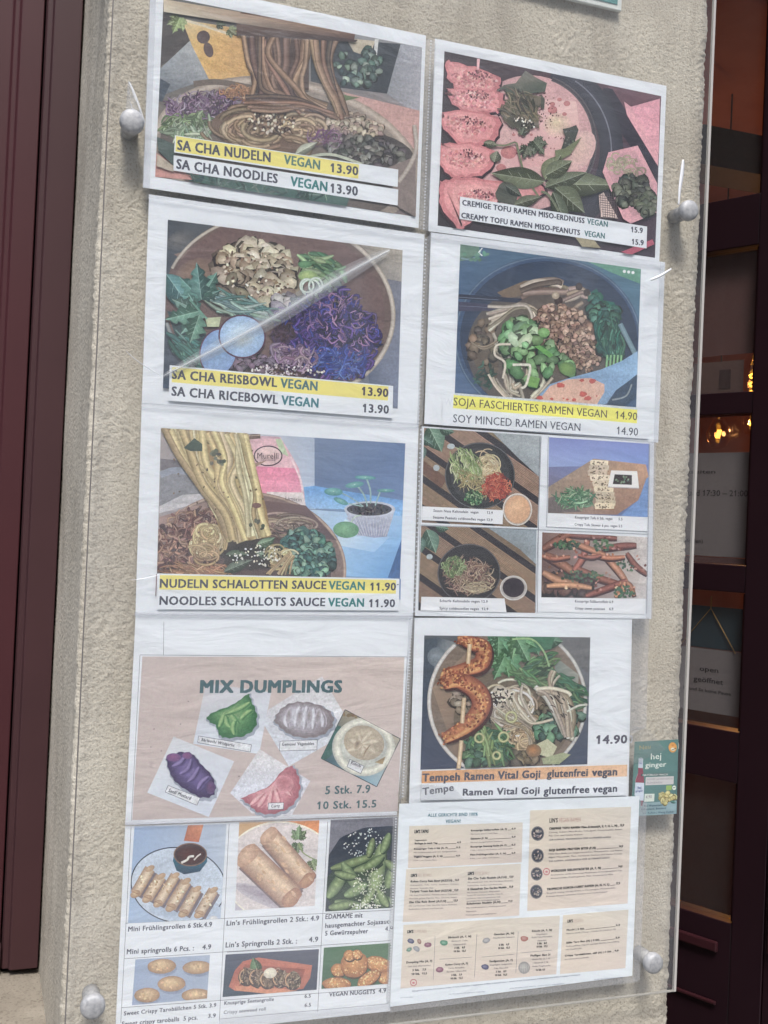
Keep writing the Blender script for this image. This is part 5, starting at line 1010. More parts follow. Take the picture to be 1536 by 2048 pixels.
tagl([(428, 645), (699, 690), (693, 727), (423, 679)]); tagl([(845, 672), (1036, 664), (1034, 716), (842, 722)]); tagl([(272, 898), (436, 962), (420, 1000), (257, 932)]); tagl([(785, 988), (864, 986), (862, 1020), (783, 1023)]); tagl([(1203, 765), (1275, 800), (1258, 838), (1188, 803)])
T = S.letters(); hd = (78, 104, 114)
T.text('MIX DUMPLINGS', 438, 423, 1158, 421, 62, hd, 0.024); T.text('5 Stk. 7.9', 1077, 943, 1305, 935, 40, hd, 0.012); T.text('10 Stk. 15.5', 1036, 1020, 1336, 1010, 38, hd, 0.012)
T.text('Bärlauch/ Wildgarlic', 442, 670, 610, 700, 15, kk, 0.012); T.text('Gemüse/ Vegetables', 855, 695, 1019, 691, 15, kk, 0.012); T.text('Senf/ Mustard', 273, 930, 385, 972, 17, kk, 0.012); T.text('Curry', 800, 1011, 843, 1009, 14, kk, 0.012); T.text('Kimchi', 1207, 788, 1256, 806, 16, kk, 0.012)
S.done('dumpling_artwork'); S.finish([(98, 8), (1532, 26), (1448, 1058), (46, 1108)], 63, 0.0013, seams=([(100, 12), (1528, 30), (1527, 50), (100, 30)], [(52, 1078), (1442, 1030), (1440, 1056), (50, 1104)]))

# ---- 8: tempeh ramen (right, fourth row)
S = Sheet('menu sheet with tempeh skewer ramen and orange caption, glutenfrei vegan', (790, 1220), [(100, 40), (1215, 40), (1195, 958), (72, 992)], -0.0160)
P = S.photo([(150, 130), (1000, 140), (985, 790), (130, 818)], [(86, 92, 100), (120, 122, 126), (66, 76, 98), (58, 68, 92)])
P.poly([(150, 150), (220, 140), (320, 170), (200, 330), (160, 600), (130, 818)], [(74, 84, 96)]*2+[(140, 146, 154), (130, 138, 150), (74, 84, 104), (52, 62, 86)]); P.blob(215, 240, 50, 50, (134, 144, 156), (100, 110, 122)); P.blob(950, 190, 40, 30, (150, 152, 156), (116, 118, 124)); P.poly([(840, 140), (1000, 140), (990, 330), (900, 240)], (104, 106, 112))
P.blob(575, 470, 402, 395, (112, 104, 98), (124, 110, 102), n=60); P.quad([(190, 400), (420, 160), (500, 500), (330, 800)], [(150, 130, 116), (136, 118, 108), (110, 96, 88), (128, 110, 100)]); P.quad([(820, 240), (940, 330), (930, 600), (820, 560)], [(120, 130, 128), (150, 152, 150), (140, 144, 142), (90, 110, 104)])
P.ring(575, 470, 400, 392, 20, (214, 214, 218), (160, 158, 160), 118, 238, n=50); P.ring(575, 470, 400, 392, 18, (206, 208, 212), (150, 150, 152), -50, 55, n=50)
P.blob(600, 560, 300, 260, (96, 88, 76), (110, 98, 86), n=40); P.chunks((600, 620, 260, 170), 120, 30, [(120, 108, 86), (96, 88, 74), (140, 124, 98), (84, 82, 74)])
nb = [(206, 198, 184), (180, 168, 152), (222, 216, 206), (160, 146, 128)]
P.chunks((350, 460, 70, 60), 20, 26, [(170, 156, 144), (140, 124, 114)]); P.nest(600, 500, 130, 110, 80, 13, nb); P.blob(545, 450, 70, 60, (206, 200, 190), (176, 168, 158), jit=0.1); P.dots((545, 450, 62, 46), 80, 8, [(40, 38, 42), (70, 62, 60), (220, 214, 204)]); P.nest(650, 640, 110, 90, 40, 12, [(190, 170, 140), (160, 138, 110)])
P.bunch([(480, 560), (560, 600), (660, 610), (700, 700)], [(650, 380), (660, 460), (720, 560), (800, 570)], 12, 13, nb, 8)
gg = [(96, 136, 98), (74, 112, 82), (124, 162, 116), (60, 92, 74), (88, 128, 108)]
P.chunks((800, 600, 80, 70), 30, 28, [(80, 124, 104), (110, 152, 128), (60, 98, 86)]); P.chunks((900, 540, 60, 90), 24, 26, [(70, 104, 94), (94, 130, 114)]); P.shreds((860, 400, 120, 70, 0.5), 70, 90, 14, [(80, 120, 96), (60, 96, 82), (110, 146, 116)], 0.3, 0.4)
P.shreds((480, 700, 120, 80), 130, 90, 15, gg, 0.3); P.chunks((430, 750, 80, 50), 26, 26, gg); P.shreds((470, 690, 22, 70), 12, 110, 20, [(150, 176, 124), (128, 160, 108)], 0.1, 1.6)
for (x, y, r) in ((432, 655, 22), (556, 650, 24), (520, 745, 18), (595, 548, 26)): P.ring(x, y, r, r, 12, (196, 196, 156), (130, 140, 96), n=20)
P.poly([(720, 690), (780, 660), (830, 700), (800, 760), (740, 740)], (184, 186, 160)); P.poly([(750, 760), (860, 730), (900, 740), (840, 790), (760, 790)], (150, 160, 130)); P.blob(710, 720, 40, 34, (176, 120, 78), (120, 100, 80))
P.leaf(600, 170, 130, 110, 3.0, (92, 138, 110)); P.parsley(600, 165, 175, 1.5, (84, 132, 98)); P.parsley(560, 240, 130, 2.0, (96, 144, 106)); P.leaf(740, 150, 120, 90, 0.1, (76, 120, 98)); P.parsley(700, 150, 110, 0.5, (84, 128, 100)); P.poly([(470, 130), (820, 135), (800, 200), (680, 220), (500, 190)], (70, 112, 92)); P.parsley(620, 140, 140, 1.1, (104, 152, 114)); P.parsley(530, 140, 100, 1.6, (90, 138, 106)); P.parsley(770, 260, 100, 2.2, (86, 130, 88)); P.shreds((740, 300, 100, 60, -0.4), 40, 80, 16, gg, 0.2, -0.5)
P.line([(600, 150), (700, 150), (760, 210), (790, 290)], 9, (140, 176, 130)); P.shreds((690, 360, 90, 26, 0.5), 24, 100, 22, [(130, 164, 120), (96, 134, 98)], 0.1, 0.5)
P.bunch([(720, 400), (770, 440), (820, 540), (870, 640)], [(740, 430), (880, 430), (915, 540), (910, 660)], 12, 22, nb, 6); P.bunch([(800, 300), (780, 360), (800, 420)], [(850, 340), (830, 360), (790, 400)], 4, 14, nb, 4); P.shreds((840, 480, 70, 70, 0.6), 16, 26, 7, [(52, 48, 54), (70, 60, 60)], 0.1, 0.8); P.line([(720, 405), (800, 400), (880, 420), (900, 440)], 18, (224, 220, 208), (176, 168, 156)); P.line([(810, 560), (700, 580), (640, 530)], 14, (214, 208, 196), (150, 138, 124)); P.line([(880, 520), (940, 490), (985, 485)], 12, (206, 208, 204), (150, 154, 150))
# tempeh skewer
tp = (176, 104, 76)
for pts, w_ in (([(325, 140), (390, 168), (452, 195), (440, 270), (360, 302), (245, 325)], 84), ([(245, 378), (330, 362), (420, 415), (440, 500), (370, 590), (250, 655)], 100)):
    P.line([(x+6, y+12) for x, y in pts], w_*1.1, (70, 44, 44), taper=.55); P.line(pts, w_, (196, 128, 92), (128, 68, 58), taper=.55); P.line([(x+8, y+w_*.2) for x, y in pts], w_*.4, (214, 166, 112), tp, taper=.6)
    sp_ = spline(pts, 8)
    for _ in range(220): x, y = R.choice(sp_); a = R.uniform(0, 6.3); r = R.uniform(0, w_*.36); c = jc(R.choice([(196, 124, 86), (160, 88, 66), (222, 168, 116), (136, 72, 60), (214, 150, 100)])); P.blob(x+r*math.cos(a), y+r*math.sin(a), R.uniform(5, 11), R.uniform(4, 7), c, mul(c, .85), R.uniform(0, 3), .2, 7)
for a, b in (((383, 175), (374, 275)), ((354, 450), (344, 580)), ((340, 668), (326, 812))): P.line([a, b], 22, (222, 204, 178), (168, 140, 112), smooth=False)
P.cl = None; P.poly([(136, 886), (1188, 850), (1186, 950), (134, 975)], WHITE); P.poly([(138, 825), (1190, 792), (1188, 852), (136, 888)], [(206, 152, 106), (220, 180, 150), (224, 186, 160), (206, 150, 104)])
T = S.letters()
T.text('Tempeh Ramen Vital Goji  glutenfrei', 141, 878, 985, 850, 39, DK, 0.022); T.text('vegan', 1010, 850, 1135, 846, 39, DK, 0.022); T = S.low(); T.text('14.90', 1032, 685, 1186, 682, 42, (84, 84, 100), 0.02); T.text('0', 1196, 682, 1216, 681, 40, (190, 196, 212), 0); T = S.letters()
T.text('Tempe', 143, 948, 300, 925, 36, DK, 0.018); T.text('Ramen Vital Goji', 348, 950, 738, 940, 34, DK, 0.022); T.text('glutenfree vegan', 762, 944, 1135, 930, 36, DK, 0.022)
S.done(); S.finish([(92, 32), (1302, 36), (1285, 600), (72, 560)], 71, 0.0012); grid_sheet('plastic_sleeve', vq([(72, 560), (1285, 600), (1240, 950), (70, 992)], 790, 1220), -0.0178, S.e, M_SLEEVE, 0.0012, seed=72)
grid_sheet('sleeve_seam', vq([(1216, 42), (1300, 40), (1285, 600), (1200, 640)], 790, 1220), -0.0182, S.e, M_SEAM, 0.0012, 8, 30, 4.0, (60, 90))
# crumpled tape over the caption and on the right
def crumple(name, q, y, label, n=14, amp=0.0022, seed=1.0, mm=None):
    A, B, C, D = [at(p[0], p[1], y) for p in q]; V = []; F = []; rr = random.Random(seed)
    for j in range(n+1):
        for i in range(n+1): u, v = i/n+rr.uniform(-.3, .3)/n*(0 < i < n), j/n+rr.uniform(-.3, .3)/n*(0 < j < n); P_ = (A*(1-u)+B*u)*(1-v)+(D*(1-u)+C*u)*v; P_[1] += -amp*rr.random(); V.append(P_)
    for j in range(n):
        for i in range(n): a = j*(n+1)+i; F += [(a, a+n+1, a+n+2), (a, a+n+2, a+1)]
    e = empty(name, tuple((C+D)/2), label, 'tape', None); mesh_obj('film', V, F, mm or M_TAPE, e); return e
M_TAPE = clear_mat('clear_tape', 0.07, 0.03, 0.14, tint=(0.96, 0.96, 0.96))
crumple('clear_tape', [(842, 1568), (905, 1572), (930, 1600), (838, 1600)], -0.0186, 'crumpled clear tape over the start of the second tempeh caption line', seed=2)
crumple('clear_tape', [(1258, 1450), (1298, 1458), (1330, 1500), (1262, 1530)], -0.0188, 'crinkled clear tape around the top of the green ginger drink flyer', 12, 0.002, 5)

# ---- 9: six snacks (bottom left)
S = Sheet('bottom left menu sheet with six snack pictures, spring rolls, edamame and nuggets', (220, 1620), [(78, 84), (1472, 34), (1435, 1030), (25, 1180)], -0.0176)
P = S.p
for a, b in (((108, 84), (55, 1090)), ((610, 70), (560, 1080)), ((80, 580), (1450, 512)), ((1115, 60), (1063, 1035)), ((70, 762), (1440, 668)), ((600, 728), (1080, 700)), ((60, 1012), (1420, 912)), ((566, 1070), (1424, 992))): P.line([a, b], 2.2, (84, 88, 100), smooth=False)
q = [(125, 84), (597, 72), (566, 556), (92, 580)]
P = S.photo(q, [(150, 170, 204), (176, 186, 206), (176, 190, 214), (160, 180, 212)]); P.poly([(400, 75), (480, 72), (455, 165), (378, 158)], [(186, 120, 96), (206, 140, 112), (186, 110, 84), (170, 96, 76)])
P.blob(350, 385, 245, 195, (180, 192, 214), (190, 202, 222), 0.15, n=50); P.ring(350, 385, 243, 192, 6, (52, 60, 76), n=60, rot=0.15); P.blob(380, 500, 180, 66, (156, 170, 196), (176, 190, 214))
P.poly([(322, 260), (330, 215), (494, 205), (498, 265), (460, 315), (380, 330), (340, 310)], [(54, 98, 122), (66, 110, 130), (70, 120, 140), (50, 96, 120), (34, 70, 96), (30, 60, 84), (40, 78, 100)]); P.blob(411, 228, 84, 58, (96, 60, 58), (60, 48, 58), n=30); P.blob(411, 232, 72, 46, (92, 46, 44), (66, 40, 44), n=30); P.ring(411, 228, 83, 57, 6, (124, 96, 84), n=30); P.line([(365, 270), (395, 255), (405, 240), (430, 236)], 11, (226, 220, 222)); P.line([(430, 256), (450, 235), (465, 225)], 7, (214, 206, 208))
rl = (206, 184, 160)
for (a, b, w_) in (((205, 300), (130, 430), 56), ((262, 340), (190, 455), 56), ((335, 335), (245, 480), 52), ((390, 365), (310, 500), 58), ((445, 405), (375, 530), 56), ((530, 410), (455, 535), 54)):
    P.line([(a[0]+8, a[1]+10), (b[0]+8, b[1]+10)], w_*1.08, (110, 104, 116), smooth=False); P.line([a, b], w_, (220, 204, 184), (150, 120, 104), smooth=False, hl=.1); P.blob(b[0], b[1], w_*.5, w_*.34, (206, 180, 150), (160, 128, 106), -0.5); P.blob(a[0], a[1], w_*.46, w_*.26, (196, 170, 146), (170, 142, 120), -0.5)
    P.dots(((a[0]+b[0])/2, (a[1]+b[1])/2, 26, 36), 9, 7, [(226, 206, 182), (180, 148, 120)]); P.line([(b[0]-w_*.3, b[1]-12), (b[0]+w_*.35, b[1]+2)], 4, (150, 116, 92))
P.blob(530, 555, 22, 14, (214, 216, 224), (190, 194, 206))
q = [(662, 62), (1072, 52), (1048, 490), (640, 515)]
P = S.photo(q, [(196, 160, 120), (206, 160, 120), (196, 190, 206), (180, 178, 196)]); P.poly([(900, 52), (1075, 52), (1070, 120), (960, 80)], (214, 140, 96)); P.blob(880, 320, 300, 260, (198, 196, 206), (206, 200, 206), 0.1, n=40); P.ring(880, 320, 298, 258, 8, (226, 220, 210), n=40, rot=0.1)
P.blob(800, 450, 180, 40, (150, 144, 160), (186, 182, 196), 0.4)
P.leaf(965, 170, 10, 10, 0, (0, 0, 0), False); P.parsley(965, 150, 75, -1.5, (112, 144, 100)); P.parsley(960, 170, 60, 1.6, (100, 132, 92)); P.line([(965, 170), (990, 220), (1060, 260)], 6, (140, 160, 110)); P.parsley(1030, 260, 60, 1.2, (126, 156, 110))
for (a, b, w_, w2) in (((810, 130), (1010, 360), 110, 0), ((700, 230), (930, 450), 140, 0)):
    P.line([(a[0]+10, a[1]+18), (b[0]+10, b[1]+18)], w_*1.05, (120, 104, 112), smooth=False); P.line([a, ((a[0]+b[0])/2, (a[1]+b[1])/2), b], w_, (224, 200, 178), (150, 116, 106), hl=.25); P.blob(b[0], b[1], w_*.46, w_*.26, (196, 158, 132), (160, 118, 104), -0.8, .1); P.blob(a[0]+4, a[1]+2, w_*.5, w_*.3, (206, 176, 156), (180, 146, 130), -0.8, .06)
    for k in range(16): t = R.random(); x, y = a[0]+(b[0]-a[0])*t, a[1]+(b[1]-a[1])*t; P.blob(x+R.gauss(0, w_*.18), y+R.gauss(0, w_*.18), 16, 7, jc((206, 172, 146), .08), (200, 170, 148), .8, .2)
    P.line([(a[0]+30, a[1]-30), (b[0]-10, b[1]-60)], 5, (176, 140, 124), taper=.8)
q = [(1130, 50), (1472, 36), (1450, 500), (1102, 520)]
P = S.photo(q, [(104, 108, 124), (110, 114, 128), (66, 80, 76), (50, 60, 72)]); P.blob(1400, 330, 330, 250, (52, 62, 76), (44, 54, 70), n=40); P.poly([(1130, 50), (1472, 36), (1470, 80), (1300, 90), (1180, 140), (1120, 230)], [(116, 118, 132)]*6)
P.dots((1300, 170, 110, 70, -0.3), 90, 5, [(206, 212, 216), (160, 170, 180)]); P.blob(1290, 400, 190, 150, (56, 76, 62), (50, 66, 60))
for (x, y, l, w_, an) in ((1130, 300, 230, 44, -.3), (1115, 450, 170, 60, -1.0), (1190, 270, 180, 60, 1.0), (1340, 470, 300, 80, -1.4), (1250, 310, 150, 44, -.3), (1150, 470, 170, 56, .2), (1150, 320, 110, 40, .2), (1390, 220, 110, 40, -1.2), (1420, 400, 120, 56, -1.3), (1350, 460, 110, 60, .1), (1120, 500, 130, 46, -.2), (1300, 300, 120, 46, -.6), (1370, 410, 100, 44, 1), (1320, 240, 100, 36, -1.3), (1200, 440, 130, 54, -.5), (1280, 500, 120, 44, -.9), (1410, 260, 90, 44, .6)):
    P.line([(x+4, y+6), (x+l*.5*math.cos(an)+4, y+l*.5*math.sin(an)+10), (x+l*math.cos(an)+4, y+l*math.sin(an)+6)], w_*1.1, (44, 62, 52), taper=.7); P.line([(x, y), (x+l*.5*math.cos(an), y+l*.5*math.sin(an)+4), (x+l*math.cos(an), y+l*math.sin(an))], w_, jc((142, 166, 122), .1), (76, 100, 74), taper=.7)
    for k in (.3, .5, .7): P.blob(x+l*k*math.cos(an), y+l*k*math.sin(an)+2, w_*.3, w_*.24, (152, 174, 130), (122, 146, 104), an)
P.dots((1330, 390, 90, 100), 160, 4, [(214, 220, 206), (190, 200, 180)]); P.dots((1300, 490, 90, 14), 50, 5, [(206, 212, 206)])
q = [(130, 765), (512, 742), (497, 965), (112, 1000)]
P = S.photo(q, [(150, 166, 196), (160, 172, 196), (156, 170, 196), (146, 160, 190)])
for (x, y, rx, ry) in ((265, 800, 74, 38), (445, 806, 74, 34), (315, 890, 72, 40), (190, 948, 66, 38), (440, 948, 74, 34)): P.blob(x+4, y+14, rx, ry, (96, 96, 112), (140, 152, 178), n=22); P.blob(x, y, rx, ry, (216, 188, 152), (156, 124, 100), -0.05, .02, 22, -.15, -.35); P.dots((x, y, rx*.7, ry*.6), 8, 8, [(206, 176, 142), (190, 156, 124)])
q = [(592, 740), (1070, 712), (1058, 920), (576, 958)]
P = S.photo(q, [(66, 74, 96), (84, 88, 106), (56, 66, 88), (46, 66, 84)]); P.poly([(680, 775), (760, 755), (1035, 795), (1025, 860), (990, 915), (820, 940), (640, 925), (608, 905), (640, 820)], [(176, 96, 82), (186, 104, 88), (190, 112, 94), (186, 108, 92), (176, 100, 86), (186, 108, 92), (196, 116, 96), (176, 100, 86), (170, 92, 80)]); P.poly([(690, 790), (1000, 815), (970, 900), (660, 905)], (150, 82, 72)); P.poly([(640, 905), (700, 895), (960, 925), (820, 942), (650, 925)], (206, 136, 108))
P.leaf(760, 840, 90, 60, -1.9, (74, 110, 74))
for (x, y) in ((700, 852), (752, 858), (808, 868), (872, 862), (935, 872)): P.blob(x, y+4, 44, 48, (84, 66, 62), (66, 54, 54), .2); P.shreds((x, y, 38, 42), 80, 26, 7, [(150, 124, 104), (110, 90, 78), (186, 164, 140), (84, 72, 68)]); P.ring(x, y, 36, 38, 6, (196, 154, 120), None, 120, 250)
P.blob(820, 835, 34, 27, (226, 220, 206), (206, 200, 190), -.2)
q = [(1095, 705), (1440, 680), (1425, 890), (1082, 916)]
P = S.photo(q, [(78, 112, 90), (84, 116, 92), (70, 102, 84), (70, 100, 84)])
for (x, y, rx, ry, ro) in ((1170, 820, 40, 34, 0), (1375, 790, 70, 40, .25), (1420, 860, 50, 34, 0), (1160, 890, 74, 34, 0), (1250, 790, 68, 72, .9), (1225, 745, 30, 28, 0), (1265, 740, 26, 24, 0), (1325, 862, 70, 32, -.6)):
    P.blob(x+3, y+8, rx, ry, (84, 60, 50), (74, 66, 54), ro); P.blob(x, y, rx, ry, (214, 160, 106), (160, 104, 72), ro, .04, 20); P.dots((x, y, rx*.85, ry*.85, ro), int(rx), 5, [(230, 190, 140), (186, 126, 84), (206, 150, 100)])
T = S.low(); tk = (76, 80, 98)
T.text('Mini Frühlingsrollen 6 Stk.4.9', 93, 622, 521, 597, 24, tk, 0.014); T.text('Mini springrolls 6 Pcs. :', 86, 738, 428, 719, 25, tk, 0.014); T.text('4.9', 473, 714, 516, 712, 24, tk, 0.014)
T.text('Lin’s Frühlingsrollen 2 Stk.: 4.9', 597, 592, 1069, 565, 25, tk, 0.014); T.text('Lin’s Springrolls 2 Stk. :', 592, 704, 956, 683, 26, tk, 0.014); T.text('4.9', 1018, 676, 1064, 674, 25, tk, 0.014)
T.text('EDAMAME mit', 1103, 558, 1292, 550, 24, tk, 0.014); T.text('hausgemachter Sojasauc-', 1102, 604, 1440, 580, 23, tk, 0.014); T.text('5 Gewürzepulver', 1101, 643, 1320, 630, 23, tk, 0.014); T.text('4.9', 1408, 620, 1447, 617, 22, tk, 0.01)
T.text('VEGAN NUGGETS', 1122, 955, 1356, 940, 21, tk, 0.016); T.text('4.9', 1374, 936, 1412, 934, 21, tk, 0.014); T.text('Knusprige Seetangrolle', 585, 998, 838, 977, 18, tk, 0.012); T.text('6.5', 996, 962, 1027, 960, 18, tk, 0.012); T.text('Crispy seeweed roll', 582, 1045, 797, 1026, 17, (110, 114, 128), 0.01); T.text('6.5', 996, 1008, 1028, 1006, 18, tk, 0.012)
T.text('Sweet Crispy Tarobällchen 5 Stk. 3.9', 71, 1052, 543, 1008, 20, tk, 0.012); T.text('Sweet crispy taroballs  5 pcs.', 60, 1106, 448, 1072, 22, tk, 0.012); T.text('3.9', 502, 1064, 540, 1062, 20, tk, 0.012)
S.done('snack_photos'); S.finish([(74, 72), (1478, 24), (1442, 1045), (20, 1190)], 83, 0.0009, seams=([(560, 1064), (1440, 990), (1436, 1030), (556, 1110)], [(80, 66), (1475, 14), (1474, 40), (79, 92)]))

# ---- 10: full menu card (bottom right, in front)
v1 = (770, 1590, 4.4727)
S = Sheet('white menu card with beige text boxes at the lower right, headed ALLE GERICHTE', v1, [(128, 78), (2277, 10), (2212, 1618), (45, 1895)], -0.0200, wcol=(212, 220, 240))
P = S.p; bx = (206, 196, 190)
for q in ([(218, 278), (1232, 245), (1222, 602), (205, 655)], [(190, 665), (1216, 615), (1200, 1078), (158, 1138)], [(1298, 138), (2202, 105), (2170, 970), (1272, 1038)], [(165, 1162), (1565, 1078), (1532, 1602), (138, 1732)], [(1592, 1075), (2178, 1025), (2150, 1548), (1565, 1602)]): P.quad(q, [(206, 198, 188), (202, 196, 192), (204, 192, 190), (208, 196, 190)], 3)
for a, b in (((448, 1262), (432, 1652)), ((822, 1245), (800, 1630)), ((1192, 1222), (1170, 1590)), ((485, 1470), (778, 1450)), ((868, 1450), (1150, 1425)), ((1220, 1412), (1490, 1388))): P.line([a, b], 3, (96, 100, 112), smooth=False)
for (x, y, r) in ((1365, 345, 58), (1365, 542, 56), (1357, 706, 53), (1354, 865, 56)):
    P.blob(x, y, r, r*1.12, (66, 72, 86), (52, 58, 72), n=30); P.ring(x, y, r-4, (r-4)*1.1, 4, (130, 130, 138), n=30); P.dots((x, y, r*.7, r*.7), 34, 9, [(150, 140, 140), (96, 100, 112), (46, 50, 60), (180, 164, 156)])
for (x, y) in ((255, 1678), (1445, 685)): P.ring(x, y, 28, 30, 5, (186, 80, 104), n=24); P.blob(x, y+2, 12, 10, (196, 110, 130)); P.ring(x, y, 24, 26, 2, (196, 110, 130), n=24)
def mini(x, y, s_, c, ro=0.3): P.blob(x, y, 32*s_, 22*s_, lgt(c, .25), c, ro, .08, 14); [P.line([(x-12*s_+k*9*s_, y-12*s_), (x-10*s_+k*9*s_, y+6*s_)], 4, lgt(c, .5), taper=.6) for k in range(3)]
for a in ((232, 1306, 1, (66, 70, 104)), (306, 1310, .8, (140, 104, 96), 1.2), (384, 1340, 1, (122, 62, 96), -.1), (216, 1382, .8, (84, 124, 112), -.5), (283, 1376, 1, (130, 134, 146), .6), (527, 1322, 1.1, (66, 124, 102), .1), (907, 1302, 1.1, (140, 142, 150), -.3), (1246, 1285, 1.1, (156, 96, 92), 0), (490, 1562, 1.1, (126, 66, 100), -.1), (896, 1538, 1.1, (66, 70, 108), .1)): mini(*a)
P.blob(1245, 1545, 52, 54, (176, 176, 178), (140, 140, 146), n=24); [P.line([(1215+k*16, 1510), (1205+k*22, 1590)], 7, (206, 204, 204), (140, 140, 146), taper=.5) for k in range(5)]
T = S.letters(); k1 = (34, 36, 46); k2 = (92, 90, 100)
T.text('ALLE GERICHTE SIND 100%', 383, 195, 828, 184, 28, (58, 112, 130), 0.012); T.text('VEGAN!', 542, 250, 675, 246, 28, (58, 112, 130), 0.012)
def hd2(x, y, a, b, wb, h=28, cb=(150, 134, 134)): T.text(a, x, y, x+h*2.0, y-h*.08, h, k1, 0.03); T.text(b, x+h*2.3, y-h*.09, x+h*2.3+wb, y-h*.14, h, cb, -0.004)
T.text('LIN’S TAPAS', 264, 342, 388, 338, 28, k1, 0.02)
for (x, y, w_) in ((232, 733, 122), (742, 715, 130), (200, 1236, 112)): hd2(x, y, 'LIN’S', {232: 'REIS BOWLS', 742: 'NUDEL BOWLS', 200: 'DUMPLINGS'}[x], w_, 26, (176, 150, 146))
T.view(1040, 1590, 4.4727); T.text('LIN’S', 264, 247, 335, 244, 38, k1, 0.01); T.text('VEGAN RAMEN', 347, 244, 541, 238, 38, (176, 140, 140), -0.004); T.text('LIN’S', 425, 1142, 470, 1139, 26, k1, 0.02); T.text('DESSERTS', 476, 1139, 566, 1133, 26, (186, 166, 162), 0)
def item(x0, y0, x1, y1, t, price, sub=(), h=14, f=.55, sh=11, lead=29):
    sl_ = (y1-y0)/(x1-x0); tx = x0+(x1-x0)*f; L_ = len(t)*h*0.82; tx = min(x0+L_, x1-60); T.text(t, x0, y0, tx, y0+sl_*(tx-x0), h*1.1, k1, 0.028); T.text(price, x1-34, y1, x1, y1-1, h*1.1, k1, 0.028)
    P_ = [(tx+8, y0+sl_*(tx-x0)+1), (x1-40, y1+2)]
    if P_[1][0] > P_[0][0]+6: T_line(P_)
    for i, s_ in enumerate(sub): yy = y0+lead*(i+1)+2; w_ = min(len(s_)*sh*.78, x1-x0); T.text(s_, x0-2*i-2, yy, x0-2*i-2+w_, yy+sl_*w_, sh, k2, 0.008)
def T_line(P_): a, b = P_; T.V += [at(T.ox+p[0]/T.s, T.oy+p[1]/T.s, T.y) for p in (a, b, (b[0], b[1]+3.5), (a[0], a[1]+3.5))]; n_ = len(T.V); T.F.append((n_-4, n_-3, n_-2, n_-1)); T.C += [ink(k1)]*4
item(262, 310, 930, 280, 'CREMIGE TOFU RAMEN Miso-Erdnuss(A, E, F, H, L, N)', '15,9', ('Cremig, leckere Miso-Brühe, Tofu-Spieß, Weizennudeln, Sesam,', 'Pak Choi und frische Kräuter'), 17, sh=14, lead=30)
T.text('ZUR AUSWAHL: WEIZENNUDELN ODER GLUTENFREIE NUDELN', 262, 408, 812, 383, 14, (86, 88, 104), 0.01)
item(258, 503, 920, 468, 'GOJI RAMEN PROTEIN BITES (F,N)', '14,9', ('Milde klare Brühe mit Sojagarnierstücken, Weizennudeln, Goji Beeren,', 'Algen, Pilzauswahl, Miso, marinierte Gemüse und frische Kräuter'), 17, sh=14, lead=30)
T.text('ZUR AUSWAHL: WEIZENNUDELN ODER GLUTENFREIE NUDELN', 258, 600, 800, 567, 14, (86, 88, 104), 0.01)
item(276, 690, 914, 648, 'WÜRZIGER SEELENTRÖSTER (A, F, N)', '14,9', ('Aromatische, dunkle Schmortopf-Nudelsuppe mit hausgemachtem Soja,', 'Weizennudeln, Frühlingslauch, Pilze, fermentierte Pilze'), 17, sh=13, lead=30)
item(240, 853, 893, 800, 'TROPISCHE KOKOS-CURRY RAMEN (A, N, H, L)', '17,9', ('Tropisch cremig-würzige Brühe, in Zitronengras, Weizennudeln,', 'Erdnuss, Ananas, saisonales Gemüse und frische Kräuter'), 17, sh=13, lead=30)
item(418, 1216, 893, 1172, 'Mochi | 2 Stk.', '5,9', ('Matcha (A,N) | Mango | Schoko (F) | Erdnuss (E)',), 14, sh=12)
item(415, 1330, 889, 1284, 'Süße Taro Bun (A) | 2 Stk.', '5,9', ('Fluffig gefüllter Teig mit würziger Kuchen Taro-Füllung', 'mit Vanillesoße'), 14, sh=12)
item(402, 1446, 880, 1400, 'Crispy Tarobällchen, süß (A) | 5 Stk.', '4,9', ('mit Schoko/Karamellsoße',), 14, sh=12)
def col(x, y, lines, h=13, lead=32):
    for i, (s_, w_, b_) in enumerate(lines): T.text(s_, x-w_/2, y+lead*i, x+w_/2, y+lead*i-w_*.06, h if b_ else h-3, k1 if b_ else k2, 0.026 if b_ else 0.008)
col(196, 1225, [('Kimchi (A, F, N)', 178, 1), ('Eingelegtes', 96, 0), ('Kohl-Tofu-Pilznudeln', 180, 0), ('Glasnudeln', 80, 0), ('5 Stk.   8,9', 84, 1), ('10 Stk.  17,5', 96, 1)], 16, 28); col(182, 1445, [('Fluffiger Bao 2!', 176, 1), ('- Gemüse-Bao (A, F, N)', 170, 0), ('- Classico (A, F, N)', 140, 0), ('- Hefe-Teigtasche', 180, 0), ('1x Stk. 4,5', 80, 1)], 16, 32)
T.view(*v1)
col(306, 1506, [('Dumpling Mix (A, F)', 230, 1), ('Lass dich überraschen', 200, 0), ('5 Stk.   7,9', 120, 1), ('10 Stk.  15,5', 135, 1)], 17, 35)
col(668, 1283, [('Bärlauch (A, F, N)', 205, 1), ('Bärlauch, Tofu,', 145, 0), ('Glasnudeln', 115, 0), ('5 Stk.   8,9', 92, 1), ('10 Stk.  16,5', 106, 1)], 16, 31); col(1064, 1255, [('Gemüse (A, N)', 180, 1), ('Pilze/Karotte, Edamame', 190, 0), ('', 10, 0), ('5 Stk.   6,9', 90, 1), ('10 Stk.  12,5', 104, 1)], 16, 31)
